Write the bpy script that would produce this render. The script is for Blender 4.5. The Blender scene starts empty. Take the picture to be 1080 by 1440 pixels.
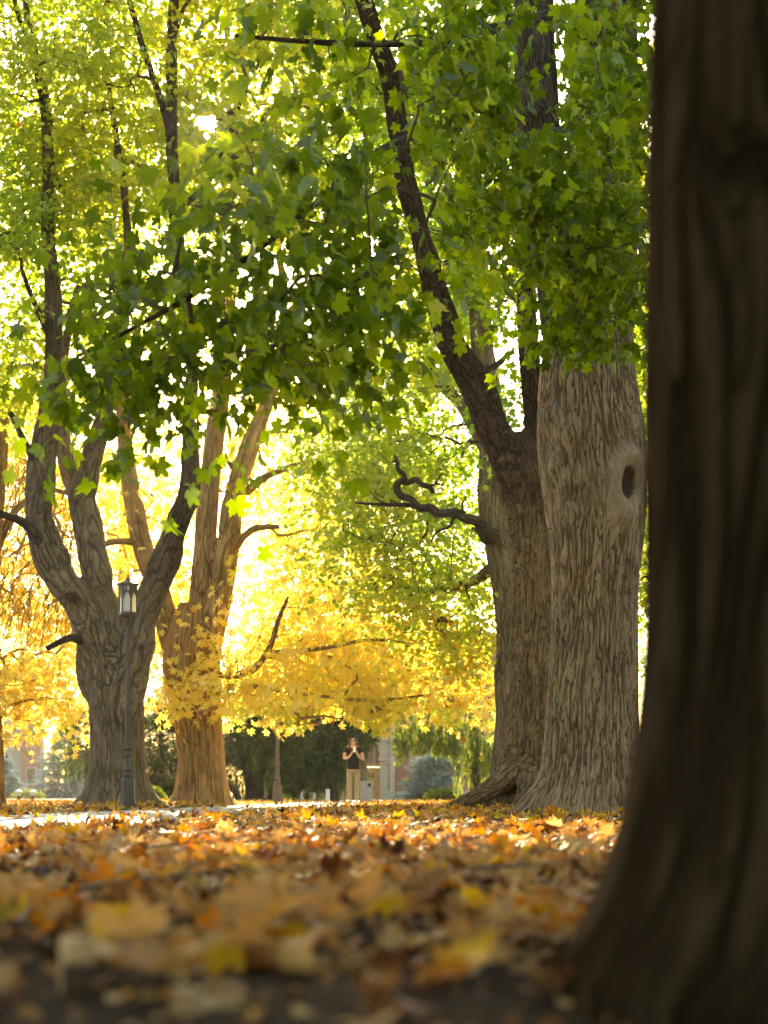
import bpy, bmesh, math, random
import numpy as np
from mathutils import Vector, Matrix, Euler

SC = bpy.context.scene
COL = SC.collection
R = np.random.default_rng(11)
random.seed(5)
rad = math.radians

# ------------------------------------------------------------------ camera, sky, sun, exposure
F, CX, HZ, CH = 2000.0, 540.0, 1118.0, 0.22       # focal length and horizon of the 1080 x 1440 photograph
cam = bpy.data.cameras.new('camera')
cam.lens = 50.0
cam.sensor_width = 36.0
cam.shift_y = (HZ - 720.0) / 1440.0
cam.clip_start = 0.05
cam.clip_end = 3000.0
cam.dof.use_dof = True
cam.dof.focus_distance = 14.5
cam.dof.aperture_fstop = 2.6
cam_o = bpy.data.objects.new('camera', cam)
cam_o.location = (0, 0, CH)
cam_o.rotation_euler = (math.pi / 2, 0, 0)
COL.objects.link(cam_o)
SC.camera = cam_o

SUN = Vector(((290 - CX) / F, 1.0, (HZ - 172) / F)).normalized()
EL = math.asin(SUN.z)
AZ = math.atan2(SUN.x, SUN.y)
world = bpy.data.worlds.new('World')
SC.world = world
world.use_nodes = True
wn, wl = world.node_tree.nodes, world.node_tree.links
wn.clear()
sky = wn.new('ShaderNodeTexSky')
sky.sky_type = 'NISHITA'
sky.sun_disc = False
sky.sun_elevation = EL
sky.sun_rotation = AZ
sky.dust_density = 1.5
sky.air_density = 1.2
bg = wn.new('ShaderNodeBackground')
bg.inputs['Strength'].default_value = 0.06
wl.new(sky.outputs[0], bg.inputs[0])
# the sun's own bright disc and its aureole in the air, round the lamp's direction
tc = wn.new('ShaderNodeTexCoord')
dt = wn.new('ShaderNodeVectorMath'); dt.operation = 'DOT_PRODUCT'
wl.new(tc.outputs['Generated'], dt.inputs[0]); dt.inputs[1].default_value = SUN
mr = wn.new('ShaderNodeMapRange'); mr.interpolation_type = 'SMOOTHSTEP'
mr.inputs['From Min'].default_value = math.cos(rad(1.25)); mr.inputs['From Max'].default_value = math.cos(rad(0.35))
mr.inputs['To Min'].default_value = 0.0; mr.inputs['To Max'].default_value = 60.0
wl.new(dt.outputs['Value'], mr.inputs['Value'])
bg2 = wn.new('ShaderNodeBackground'); bg2.inputs['Color'].default_value = (1, .95, .85, 1)
wl.new(mr.outputs[0], bg2.inputs['Strength'])
adds = wn.new('ShaderNodeAddShader')
wl.new(bg.outputs[0], adds.inputs[0]); wl.new(bg2.outputs[0], adds.inputs[1])
wo = wn.new('ShaderNodeOutputWorld'); wl.new(adds.outputs[0], wo.inputs[0])

sun = bpy.data.lights.new('sun', 'SUN')
sun.energy = 5.0
sun.angle = rad(0.53)
sun.color = (1.0, 0.93, 0.80)
sun_o = bpy.data.objects.new('sun', sun)
sun_o.rotation_euler = SUN.to_track_quat('Z', 'Y').to_euler()
sun_o.location = SUN * 300
COL.objects.link(sun_o)

vs = SC.view_settings
SC.display_settings.display_device = 'sRGB'
vs.view_transform = 'Standard'
vs.look = 'None'
vs.exposure = 2.84
vs.gamma = 1.0
vs.use_curve_mapping = False
vs.use_white_balance = True            # the camera's white balance, set warm for the shade
vs.white_balance_temperature = 8300
vs.white_balance_tint = 8.0
SC.render.engine = 'CYCLES'
SC.cycles.use_denoising = True
SC.cycles.max_bounces = 7
SC.cycles.diffuse_bounces = 5
SC.cycles.glossy_bounces = 2
SC.cycles.transmission_bounces = 6
SC.cycles.transparent_max_bounces = 8
SC.cycles.sample_clamp_indirect = 6.0


def P(px, py, Y):
    """world point seen at photograph pixel (px, py), Y metres ahead"""
    return np.array(((px - CX) / F * Y, Y, CH + (HZ - py) / F * Y))


# ------------------------------------------------------------------ small helpers
def tag(o, label=None, cat=None, group=None, kind=None):
    if label: o['label'] = label
    if cat: o['category'] = cat
    if group: o['group'] = group
    if kind: o['kind'] = kind
    return o


def empty(name, loc, label=None, cat=None, group=None):
    o = bpy.data.objects.new(name, None)
    o.location = loc
    o.empty_display_size = .2
    COL.objects.link(o)
    return tag(o, label, cat, group)


def link(name, me, parent=None, kind=None):
    o = bpy.data.objects.new(name, me)
    COL.objects.link(o)
    if parent is not None: o.parent = parent
    if kind: o['kind'] = kind
    return o


def copy_tree(o, parent=None):
    c = o.copy(); COL.objects.link(c)
    if parent is not None: c.parent = parent
    for ch in o.children: copy_tree(ch, c)
    return c


def mesh_from(name, V, Fc, mats=None, smooth=False, attrs=None, face_attr=None):
    """V (n,3) array; Fc (m,k) int array, same k for every face, or a list of faces"""
    me = bpy.data.meshes.new(name)
    V = np.asarray(V, dtype=np.float32)
    if isinstance(Fc, np.ndarray):
        m, k = Fc.shape
        me.vertices.add(len(V)); me.vertices.foreach_set('co', V.ravel())
        me.loops.add(m * k); me.loops.foreach_set('vertex_index', Fc.astype(np.int32).ravel())
        me.polygons.add(m)
        me.polygons.foreach_set('loop_start', np.arange(0, m * k, k, dtype=np.int32))
        me.update(calc_edges=True)
    else:
        me.from_pydata([tuple(map(float, v)) for v in V], [], [tuple(int(i) for i in f) for f in Fc])
        me.update()
    if smooth:
        me.polygons.foreach_set('use_smooth', np.ones(len(me.polygons), dtype=bool))
    for nm, (typ, arr) in (attrs or {}).items():
        a = me.attributes.new(nm, typ, 'POINT')
        a.data.foreach_set('vector' if typ == 'FLOAT_VECTOR' else 'value', np.asarray(arr, dtype=np.float32).ravel())
    if face_attr is not None:
        a = me.attributes.new('tint', 'FLOAT', 'FACE')
        a.data.foreach_set('value', np.asarray(face_attr, dtype=np.float32))
    for m_ in (mats or []): me.materials.append(m_)
    return me


class MB:
    """collects simple shapes into one mesh"""
    def __init__(self): self.v = []; self.f = []

    def add(self, V, Fs):
        o = len(self.v)
        self.v += [tuple(map(float, p)) for p in V]
        self.f += [tuple(o + i for i in f) for f in Fs]
        return self

    def box(self, c, s, rz=0.0, rx=0.0, taper=1.0):
        x, y, z = s[0] / 2, s[1] / 2, s[2] / 2
        pts = [(-x, -y, -z), (x, -y, -z), (x, y, -z), (-x, y, -z), (-x * taper, -y * taper, z), (x * taper, -y * taper, z), (x * taper, y * taper, z), (-x * taper, y * taper, z)]
        M = Euler((rx, 0, rz)).to_matrix()
        return self.add([M @ Vector(p) + Vector(c) for p in pts],
                        [(0, 3, 2, 1), (4, 5, 6, 7), (0, 1, 5, 4), (1, 2, 6, 5), (2, 3, 7, 6), (3, 0, 4, 7)])

    def lathe(self, c, prof, n=16, ph=0.0):
        """prof: list of (radius, z)"""
        V = []; Fs = []
        for r, z in prof:
            for i in range(n):
                a = 2 * math.pi * i / n + ph
                V.append((c[0] + r * math.cos(a), c[1] + r * math.sin(a), c[2] + z))
        for j in range(len(prof) - 1):
            for i in range(n):
                k = (i + 1) % n
                Fs.append((j * n + i, j * n + k, (j + 1) * n + k, (j + 1) * n + i))
        Fs.append(tuple(range(n - 1, -1, -1)))
        Fs.append(tuple((len(prof) - 1) * n + i for i in range(n)))
        return self.add(V, Fs)

    def bar(self, a, b, r, n=6, r2=None):
        a, b = Vector(a), Vector(b)
        d = (b - a).normalized()
        u = d.orthogonal().normalized(); w = d.cross(u)
        r2 = r if r2 is None else r2
        V = []
        for p, q in ((a, r), (b, r2)):
            for i in range(n):
                t = 2 * math.pi * i / n
                V.append(p + u * (q * math.cos(t)) + w * (q * math.sin(t)))
        Fs = [(i, (i + 1) % n, n + (i + 1) % n, n + i) for i in range(n)]
        Fs += [tuple(range(n - 1, -1, -1)), tuple(range(n, 2 * n))]
        return self.add(V, Fs)

    def prism(self, poly, y0, y1):
        """polygon in x,z extruded along y"""
        n = len(poly)
        V = [(x, y0, z) for x, z in poly] + [(x, y1, z) for x, z in poly]
        Fs = [tuple(range(n)), tuple(range(2 * n - 1, n - 1, -1))]
        Fs += [(i, n + i, n + (i + 1) % n, (i + 1) % n) for i in range(n)]
        return self.add(V, Fs)

    def build(self, name, m, parent=None, smooth=False, bevel=0.0):
        me = bpy.data.meshes.new(name)
        me.from_pydata(self.v, [], self.f)
        bm = bmesh.new(); bm.from_mesh(me)
        bmesh.ops.recalc_face_normals(bm, faces=bm.faces)
        if bevel:
            bmesh.ops.bevel(bm, geom=[e for e in bm.edges if e.calc_face_angle(0) > .6], offset=bevel, segments=1, affect='EDGES', clamp_overlap=True)
        bm.to_mesh(me); bm.free()
        if smooth:
            me.polygons.foreach_set('use_smooth', np.ones(len(me.polygons), dtype=bool))
        me.materials.append(m)
        return link(name, me, parent)


# ------------------------------------------------------------------ numpy value noise
def _h(ix, iy, iz):
    n = (ix * 374761393 + iy * 668265263 + iz * 2147483647 + 1013904223) & 0xffffffff
    n = ((n ^ (n >> 13)) * 1274126177) & 0xffffffff
    n = n ^ (n >> 16)
    return (n & 0xffff) / 65535.0


def vnoise(p):
    p = np.asarray(p, dtype=np.float64)
    i = np.floor(p).astype(np.int64); f = p - i
    f = f * f * (3 - 2 * f)
    out = 0
    for dx in (0, 1):
        for dy in (0, 1):
            for dz in (0, 1):
                w = (f[..., 0] if dx else 1 - f[..., 0]) * (f[..., 1] if dy else 1 - f[..., 1]) * (f[..., 2] if dz else 1 - f[..., 2])
                out = out + w * _h(i[..., 0] + dx, i[..., 1] + dy, i[..., 2] + dz)
    return out * 2 - 1


def fbm(p, o=3):
    p = np.asarray(p, dtype=np.float64)
    s = 0; a = 1.0
    for k in range(o):
        s = s + a * vnoise(p * (2 ** k) + 17.3 * k); a *= .5
    return s


# ------------------------------------------------------------------ materials
def new_mat(name):
    m = bpy.data.materials.new(name); m.use_nodes = True
    nt = m.node_tree; nt.nodes.clear()
    out = nt.nodes.new('ShaderNodeOutputMaterial')
    return m, nt, out


def N(nt, typ, **kw):
    n = nt.nodes.new(typ)
    for k, v in kw.items():
        if k.startswith('i_'):
            n.inputs[k[2:].replace('_', ' ')].default_value = v
        else:
            setattr(n, k, v)
    return n


def ramp(nt, src, stops, interp='LINEAR'):
    r = nt.nodes.new('ShaderNodeValToRGB')
    r.color_ramp.interpolation = interp
    e = r.color_ramp.elements
    while len(e) > 1: e.remove(e[-1])
    e[0].position = stops[0][0]; e[0].color = (*stops[0][1], 1)
    for p, c in stops[1:]:
        k = e.new(p); k.color = (*c, 1)
    nt.links.new(src, r.inputs[0])
    return r


def plain(name, c, rough=.6, metal=0.0, var=.15, scale=8.0, bump=0.0, coord='Object'):
    m, nt, out = new_mat(name)
    b = N(nt, 'ShaderNodeBsdfPrincipled'); b.inputs['Roughness'].default_value = rough; b.inputs['Metallic'].default_value = metal
    t = N(nt, 'ShaderNodeTexCoord'); n = N(nt, 'ShaderNodeTexNoise'); n.inputs['Scale'].default_value = scale; n.inputs['Detail'].default_value = 6
    nt.links.new(t.outputs[coord], n.inputs['Vector'])
    lo = tuple(x * (1 - var) for x in c); hi = tuple(min(1, x * (1 + var)) for x in c)
    r = ramp(nt, n.outputs[0], [(.3, lo), (.7, hi)])
    nt.links.new(r.outputs[0], b.inputs['Base Color'])
    if bump:
        bp = N(nt, 'ShaderNodeBump'); bp.inputs['Strength'].default_value = bump; bp.inputs['Distance'].default_value = .02
        nt.links.new(n.outputs[0], bp.inputs['Height']); nt.links.new(bp.outputs[0], b.inputs['Normal'])
    nt.links.new(b.outputs[0], out.inputs[0])
    return m


def leaf_mat(name, stops, trans=.55, tcol=(1.25, 1.15, .55), gloss=.05, rough=.42, vein=False):
    """thin leaf: diffuse both ways; the colour of each leaf comes from its own tint value"""
    m, nt, out = new_mat(name)
    L = nt.links.new
    a = N(nt, 'ShaderNodeAttribute', attribute_name='tint')
    r = ramp(nt, a.outputs['Fac'], stops)
    base = r.outputs[0]
    if vein:
        t = N(nt, 'ShaderNodeTexCoord'); n = N(nt, 'ShaderNodeTexNoise'); n.inputs['Scale'].default_value = 18.0; n.inputs['Detail'].default_value = 5
        L(t.outputs['Object'], n.inputs['Vector'])
        sp = ramp(nt, n.outputs[0], [(.35, (.45, .33, .24)), (.55, (1, 1, 1))])
        mx = N(nt, 'ShaderNodeMix', data_type='RGBA', blend_type='MULTIPLY'); mx.inputs[0].default_value = .75
        L(base, mx.inputs[6]); L(sp.outputs[0], mx.inputs[7]); base = mx.outputs[2]
    d = N(nt, 'ShaderNodeBsdfDiffuse'); L(base, d.inputs[0])
    mu = N(nt, 'ShaderNodeMix', data_type='RGBA', blend_type='MULTIPLY', clamp_result=True); mu.inputs[0].default_value = 1; mu.inputs[7].default_value = (*tcol, 1)
    L(base, mu.inputs[6])
    tr = N(nt, 'ShaderNodeBsdfTranslucent'); L(mu.outputs[2], tr.inputs[0])
    mix = N(nt, 'ShaderNodeMixShader'); mix.inputs[0].default_value = trans
    L(d.outputs[0], mix.inputs[1]); L(tr.outputs[0], mix.inputs[2])
    g = N(nt, 'ShaderNodeBsdfGlossy'); g.inputs['Roughness'].default_value = rough; g.inputs['Color'].default_value = (1, 1, 1, 1)
    lw = N(nt, 'ShaderNodeFresnel'); lw.inputs['IOR'].default_value = 1.42
    mg = N(nt, 'ShaderNodeMath', operation='MULTIPLY'); mg.inputs[1].default_value = gloss * 10; L(lw.outputs[0], mg.inputs[0])
    m2 = N(nt, 'ShaderNodeMixShader'); L(mg.outputs[0], m2.inputs[0]); L(mix.outputs[0], m2.inputs[1]); L(g.outputs[0], m2.inputs[2])
    L(m2.outputs[0], out.inputs[0])
    return m


def bark_mat(name, ridge, mid, crack, s=26.0, stretch=.22, depth=.025, disp=False, lichen=None, wet=0.0):
    m, nt, out = new_mat(name)
    L = nt.links.new
    at = N(nt, 'ShaderNodeAttribute', attribute_name='bark')
    mp = N(nt, 'ShaderNodeMapping'); mp.inputs['Scale'].default_value = (1, 1, stretch); L(at.outputs['Vector'], mp.inputs[0])
    wz = N(nt, 'ShaderNodeTexNoise'); wz.inputs['Scale'].default_value = s * .35; wz.inputs['Detail'].default_value = 3; L(mp.outputs[0], wz.inputs['Vector'])
    sub = N(nt, 'ShaderNodeVectorMath', operation='SUBTRACT'); L(wz.outputs['Color'], sub.inputs[0]); sub.inputs[1].default_value = (.5, .5, .5)
    scl = N(nt, 'ShaderNodeVectorMath', operation='SCALE'); L(sub.outputs[0], scl.inputs[0]); scl.inputs['Scale'].default_value = 1.6 / s
    ad = N(nt, 'ShaderNodeVectorMath', operation='ADD'); L(mp.outputs[0], ad.inputs[0]); L(scl.outputs[0], ad.inputs[1])
    # interlaced ridges: the zero lines of two long-stretched noises are furrows that part and meet again
    prev = None
    for k, (sc_, off, wd) in enumerate(((.55, 0.0, .055), (.8, 7.7, .05), (1.5, 3.3, .045))):
        mo = N(nt, 'ShaderNodeVectorMath', operation='ADD'); L(ad.outputs[0], mo.inputs[0]); mo.inputs[1].default_value = (off, off * 1.7, off * .6)
        n1 = N(nt, 'ShaderNodeTexNoise'); n1.inputs['Scale'].default_value = s * sc_; n1.inputs['Detail'].default_value = .6; L(mo.outputs[0], n1.inputs['Vector'])
        s1 = N(nt, 'ShaderNodeMath', operation='SUBTRACT'); L(n1.outputs[0], s1.inputs[0]); s1.inputs[1].default_value = .5
        a1 = N(nt, 'ShaderNodeMath', operation='ABSOLUTE'); L(s1.outputs[0], a1.inputs[0])
        r1 = N(nt, 'ShaderNodeMapRange', interpolation_type='SMOOTHSTEP'); r1.inputs['From Min'].default_value = 0; r1.inputs['From Max'].default_value = wd
        r1.inputs['To Min'].default_value = (0, .12, .5)[k]; L(a1.outputs[0], r1.inputs['Value'])
        if prev is None: prev = r1
        else:
            mn = N(nt, 'ShaderNodeMath', operation='MULTIPLY'); L(prev.outputs[0], mn.inputs[0]); L(r1.outputs[0], mn.inputs[1]); prev = mn
    mn = prev
    fn = N(nt, 'ShaderNodeTexNoise'); fn.inputs['Scale'].default_value = s * 1.6; fn.inputs['Detail'].default_value = 6; fn.inputs['Roughness'].default_value = .7
    mf = N(nt, 'ShaderNodeMapping'); mf.inputs['Scale'].default_value = (1, 1, .4); L(at.outputs['Vector'], mf.inputs[0]); L(mf.outputs[0], fn.inputs['Vector'])
    # a callus round a knot is smooth
    kn = N(nt, 'ShaderNodeAttribute', attribute_name='knot')
    hm = N(nt, 'ShaderNodeMath', operation='MULTIPLY_ADD'); L(fn.outputs[0], hm.inputs[0]); hm.inputs[1].default_value = .55; L(mn.outputs[0], hm.inputs[2])
    hk = N(nt, 'ShaderNodeMix', data_type='FLOAT'); L(kn.outputs['Fac'], hk.inputs[0]); L(hm.outputs[0], hk.inputs[2]); hk.inputs[3].default_value = .8
    col = ramp(nt, hk.outputs[0], [(.08, crack), (.5, mid), (.98, ridge)])
    bn = N(nt, 'ShaderNodeTexNoise'); bn.inputs['Scale'].default_value = 1.6; bn.inputs['Detail'].default_value = 6; bn.inputs['Roughness'].default_value = .6; L(at.outputs['Vector'], bn.inputs['Vector'])
    vr = ramp(nt, bn.outputs[0], [(.30, (.50, .46, .42)), (.46, (.9, .88, .82)), (.56, (1.08, 1.03, .98)), (.68, (.95, .82, .66))])
    mu = N(nt, 'ShaderNodeMix', data_type='RGBA', blend_type='MULTIPLY'); mu.inputs[0].default_value = .9; L(col.outputs[0], mu.inputs[6]); L(vr.outputs[0], mu.inputs[7])
    fin = mu.outputs[2]
    if lichen:
        ln = N(nt, 'ShaderNodeTexNoise'); ln.inputs['Scale'].default_value = 9; ln.inputs['Detail'].default_value = 7; ln.inputs['Roughness'].default_value = .7; L(at.outputs['Vector'], ln.inputs['Vector'])
        lr = N(nt, 'ShaderNodeMapRange'); lr.inputs['From Min'].default_value = .6; lr.inputs['From Max'].default_value = .7; lr.inputs['To Max'].default_value = .7; L(ln.outputs[0], lr.inputs['Value'])
        ml = N(nt, 'ShaderNodeMix', data_type='RGBA'); L(lr.outputs[0], ml.inputs[0]); L(fin, ml.inputs[6]); ml.inputs[7].default_value = (*lichen, 1); fin = ml.outputs[2]
    ky = N(nt, 'ShaderNodeMath', operation='MULTIPLY'); L(kn.outputs['Fac'], ky.inputs[0]); L(bn.outputs[0], ky.inputs[1])
    kc = N(nt, 'ShaderNodeMix', data_type='RGBA'); L(ky.outputs[0], kc.inputs[0]); L(fin, kc.inputs[6]); kc.inputs[7].default_value = (.37, .29, .21, 1); fin = kc.outputs[2]
    # limbs and trunk tops darkened: mossy bark and painted-in shade, with pale lichen spots
    ms = N(nt, 'ShaderNodeAttribute', attribute_name='moss_shade')
    ln = N(nt, 'ShaderNodeTexNoise'); ln.inputs['Scale'].default_value = 14; ln.inputs['Detail'].default_value = 6; ln.inputs['Roughness'].default_value = .75; L(at.outputs['Vector'], ln.inputs['Vector'])
    lr = ramp(nt, ln.outputs[0], [(.3, (.16, .14, .13)), (.56, (.30, .27, .25)), (.63, (.42, .38, .33)), (.70, (1.1, 1.1, 1.0))])
    mq = N(nt, 'ShaderNodeMix', data_type='RGBA', blend_type='MULTIPLY'); L(ms.outputs['Fac'], mq.inputs[0]); L(fin, mq.inputs[6]); L(lr.outputs[0], mq.inputs[7]); fin = mq.outputs[2]
    ho = N(nt, 'ShaderNodeAttribute', attribute_name='hole')
    m3 = N(nt, 'ShaderNodeMix', data_type='RGBA'); L(ho.outputs['Fac'], m3.inputs[0]); L(fin, m3.inputs[6]); m3.inputs[7].default_value = (.11, .07, .042, 1); fin = m3.outputs[2]
    b = N(nt, 'ShaderNodeBsdfPrincipled'); b.inputs['Roughness'].default_value = .85
    b.inputs['Specular IOR Level'].default_value = .2 + wet
    L(fin, b.inputs['Base Color'])
    if disp:
        dn = N(nt, 'ShaderNodeDisplacement'); dn.inputs['Midlevel'].default_value = .8; dn.inputs['Scale'].default_value = depth
        L(hk.outputs[0], dn.inputs['Height']); L(dn.outputs[0], out.inputs['Displacement'])
        m.displacement_method = 'BOTH'
    else:
        bp = N(nt, 'ShaderNodeBump'); bp.inputs['Strength'].default_value = 1.0; bp.inputs['Distance'].default_value = depth
        L(hk.outputs[0], bp.inputs['Height']); L(bp.outputs[0], b.inputs['Normal'])
    L(b.outputs[0], out.inputs[0])
    return m


BARK_GREY = bark_mat('bark_grey', (.27, .19, .115), (.175, .118, .068), (.045, .029, .016), s=26, stretch=.11, depth=.034)
BARK_BIG = bark_mat('bark_big', (.345, .24, .145), (.225, .152, .09), (.06, .04, .024), s=40, stretch=.095, depth=.028, disp=True)
BARK_BEHIND = bark_mat('bark_behind', (.25, .155, .075), (.15, .09, .042), (.035, .021, .011), s=40, stretch=.13, depth=.026, disp=True)
BARK_LIMB = bark_mat('bark_limb', (.085, .06, .04), (.045, .03, .02), (.012, .008, .006), s=28, stretch=.16, depth=.018, lichen=(.24, .22, .16))
BARK_GOLD = bark_mat('bark_gold', (.42, .26, .12), (.28, .165, .07), (.07, .04, .018), s=22, stretch=.09, depth=.032)
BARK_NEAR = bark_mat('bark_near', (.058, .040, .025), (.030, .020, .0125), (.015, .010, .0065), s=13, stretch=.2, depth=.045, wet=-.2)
TWIG = plain('twig_bark', (.11, .075, .045), .85)
TWIG_GOLD = plain('twig_gold', (.30, .17, .06), .8)

LEAF_A = leaf_mat('leaf_yellow_green', [(0, (.18, .32, .03)), (.3, (.36, .46, .05)), (.65, (.58, .56, .07)), (.9, (.78, .58, .09)), (1, (.75, .36, .05))], gloss=.015, tcol=(1.2, 1.15, .75))
LEAF_B = leaf_mat('leaf_golden', [(0, (.34, .44, .06)), (.2, (.72, .65, .11)), (.5, (.88, .70, .16)), (.85, (.88, .60, .11)), (1, (.74, .40, .06))], gloss=.015, tcol=(1.1, 1.08, .95))
LEAF_C = leaf_mat('leaf_lime', [(0, (.15, .32, .03)), (.35, (.31, .46, .05)), (.7, (.54, .56, .07)), (.9, (.80, .60, .10)), (1, (.75, .40, .06))], gloss=.015, tcol=(1.2, 1.15, .75))
LEAF_G = leaf_mat('leaf_maple_green', [(0, (.055, .10, .007)), (.45, (.125, .20, .011)), (.8, (.27, .36, .02)), (1, (.50, .50, .04))], trans=.6, gloss=.007, rough=.55, tcol=(1.5, 1.4, .7))
LEAF_FALL = leaf_mat('leaf_fallen', [(0, (.07, .03, .014)), (.15, (.22, .085, .03)), (.32, (.44, .25, .11)), (.5, (.64, .46, .25)), (.62, (.66, .23, .025)), (.78, (.80, .40, .03)), (.92, (.82, .58, .05)), (1, (.24, .28, .06))],
                     trans=.34, tcol=(1.2, .95, .5), gloss=.012, rough=.5, vein=True)
YEW = leaf_mat('needles_yew', [(0, (.03, .055, .02)), (.6, (.07, .11, .03)), (1, (.17, .19, .06))], trans=.35, gloss=0.0)
SPRUCE = leaf_mat('needles_blue_spruce', [(0, (.12, .18, .175)), (.6, (.28, .37, .38)), (1, (.45, .55, .56))], trans=.12, gloss=0.0, tcol=(1, 1, .9))
CEDAR = leaf_mat('needles_cedar', [(0, (.07, .11, .03)), (.6, (.14, .19, .05)), (1, (.24, .26, .06))], trans=.4, gloss=0.0)



# ------------------------------------------------------------------ tapered limbs and trunks
def resample(pts, ds):
    """Catmull-Rom through rows (x, y, z, r), spaced ds"""
    p = np.asarray(pts, dtype=float)
    q = np.vstack([2 * p[0] - p[1], p, 2 * p[-1] - p[-2]])
    out = []
    for i in range(1, len(q) - 2):
        a, b, c, d = q[i - 1], q[i], q[i + 1], q[i + 2]
        n = max(1, int(np.linalg.norm(c[:3] - b[:3]) / ds))
        t = (np.arange(n) / n)[:, None]
        out.append(.5 * ((2 * b) + (-a + c) * t + (2 * a - 5 * b + 4 * c - d) * t ** 2 + (-a + 3 * b - 3 * c + d) * t ** 3))
    out.append(p[-1:])
    o = np.vstack(out)
    o[:, 3] = np.clip(o[:, 3], p[:, 3].min() * .8, p[:, 3].max() * 1.02)
    return o


def tube(pts, ds=.1, sides=24, flare=None, rough=.05, seed=0.0, origin=(0, 0, 0), knots=(), roots=(), z0=0.0):
    """returns V, quads, attrs.  flare=(amount, height); roots: (angle, strength, width)"""
    c = resample(pts, ds)
    n = len(c)
    T = np.gradient(c[:, :3], axis=0)
    T /= np.linalg.norm(T, axis=1)[:, None]
    s = np.concatenate([[0], np.cumsum(np.linalg.norm(np.diff(c[:, :3], axis=0), axis=1))])
    u = np.array((1.0, 0, 0)) - T[0] * T[0][0]
    if np.linalg.norm(u) < .2: u = np.array((0, 1.0, 0)) - T[0] * T[0][1]
    u /= np.linalg.norm(u)
    U = np.zeros((n, 3))
    for i in range(n):
        u = u - T[i] * np.dot(u, T[i]); u /= np.linalg.norm(u); U[i] = u
    W = np.cross(T, U)
    th = np.arange(sides) * 2 * math.pi / sides
    ct, st = np.cos(th), np.sin(th)
    r = np.repeat(c[:, 3:4], sides, 1)
    rm = float(np.median(c[:, 3]))
    q = np.stack([np.broadcast_to(ct, (n, sides)) * 1.3 + seed, np.broadcast_to(st, (n, sides)) * 1.3, np.broadcast_to((s / max(rm, .02) * .35)[:, None], (n, sides))], -1)
    r = r * (1 + rough * 1.6 * fbm(q, 3))
    if flare:
        h = np.maximum(c[:, 2] - z0, 0)[:, None]
        f = flare[0] * np.exp(-h / flare[1])
        lob = np.full((n, sides), .35)
        for ang, k, w in roots:
            d = np.abs((th - ang + math.pi) % (2 * math.pi) - math.pi)[None, :]
            lob = lob + k * np.exp(-(d / w) ** 2) * np.exp(-h / (flare[1] * 1.3)) * 1.2
        r = r * (1 + f * lob)
    D = U[:, None, :] * ct[None, :, None] + W[:, None, :] * st[None, :, None]
    V = c[:, None, :3] + D * r[..., None]
    V = V.reshape(-1, 3)
    Dn = D.reshape(-1, 3)
    kn = np.zeros(len(V)); ho = np.zeros(len(V))
    for k in knots:
        kc, nrm = np.array(k['c']), np.array(k['n']); nrm = nrm / np.linalg.norm(nrm)
        tg = np.array((-nrm[1], nrm[0], 0)); tg /= np.linalg.norm(tg)
        d = V - kc
        uu = d @ tg; vv = d[:, 2]; fr = (Dn @ nrm) > .1
        wob = 1 + .18 * fbm(np.stack([uu * 7, vv * 5, np.zeros_like(uu)], -1), 2)
        ro = np.sqrt((uu / k['a']) ** 2 + (vv / k['b']) ** 2) * wob
        out = k['h'] * (np.exp(-((ro - .75) / .33) ** 2) + .45 * np.exp(-(ro / 1.9) ** 2))
        hole = np.clip(1 - ro / k.get('hole', .5), 0, 1) ** .5 * k.get('depth', 0)
        V = V + np.where(fr, out - hole, 0)[:, None] * nrm
        kn = np.maximum(kn, np.where(fr, np.exp(-(np.maximum(ro - .8, 0) / .45) ** 2), 0) * k.get('smooth', 1))
        ho = np.maximum(ho, np.where(fr & (ro < k.get('hole', .5)), k.get('dark', 1.0), 0))
    V = V - np.array(origin)
    bark = np.stack([np.broadcast_to(ct * rm, (n, sides)), np.broadcast_to(st * rm, (n, sides)), np.broadcast_to(s[:, None], (n, sides))], -1).reshape(-1, 3) + seed * 3.1
    i = np.arange(n - 1)[:, None] * sides; j = np.arange(sides)[None, :]; j2 = (j + 1) % sides
    Q = np.stack([i + j, i + j2, i + sides + j2, i + sides + j], -1).reshape(-1, 4)
    # close the tip
    tip = np.stack([np.full(sides // 2 - 1, (n - 1) * sides), (n - 1) * sides + 1 + 2 * np.arange(sides // 2 - 1), (n - 1) * sides + 2 + 2 * np.arange(sides // 2 - 1), (n - 1) * sides + 3 + 2 * np.arange(sides // 2 - 1)], -1)
    tip = np.minimum(tip, n * sides - 1)
    Q = np.vstack([Q, tip[:, :]]) if sides >= 6 else Q
    return V, Q, dict(bark=bark, knot=kn, hole=ho), c


def limb_obj(name, pts, mat, parent, moss_shade=None, **kw):
    V, Q, a, c = tube(pts, origin=parent.location if parent else (0, 0, 0), **kw)
    me = mesh_from(name, V, Q, [mat], True, {'bark': ('FLOAT_VECTOR', a['bark']), 'knot': ('FLOAT', a['knot']), 'hole': ('FLOAT', a['hole']),
                                           **({'moss_shade': ('FLOAT', np.clip((V[:, 2] + parent.location.z - moss_shade[0] + .5 * fbm(V * 1.7, 2)) / moss_shade[1], 0, 1) * moss_shade[2])} if moss_shade else {})})
    me.validate()
    link(name, me, parent)
    return c[:, :3]


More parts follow.
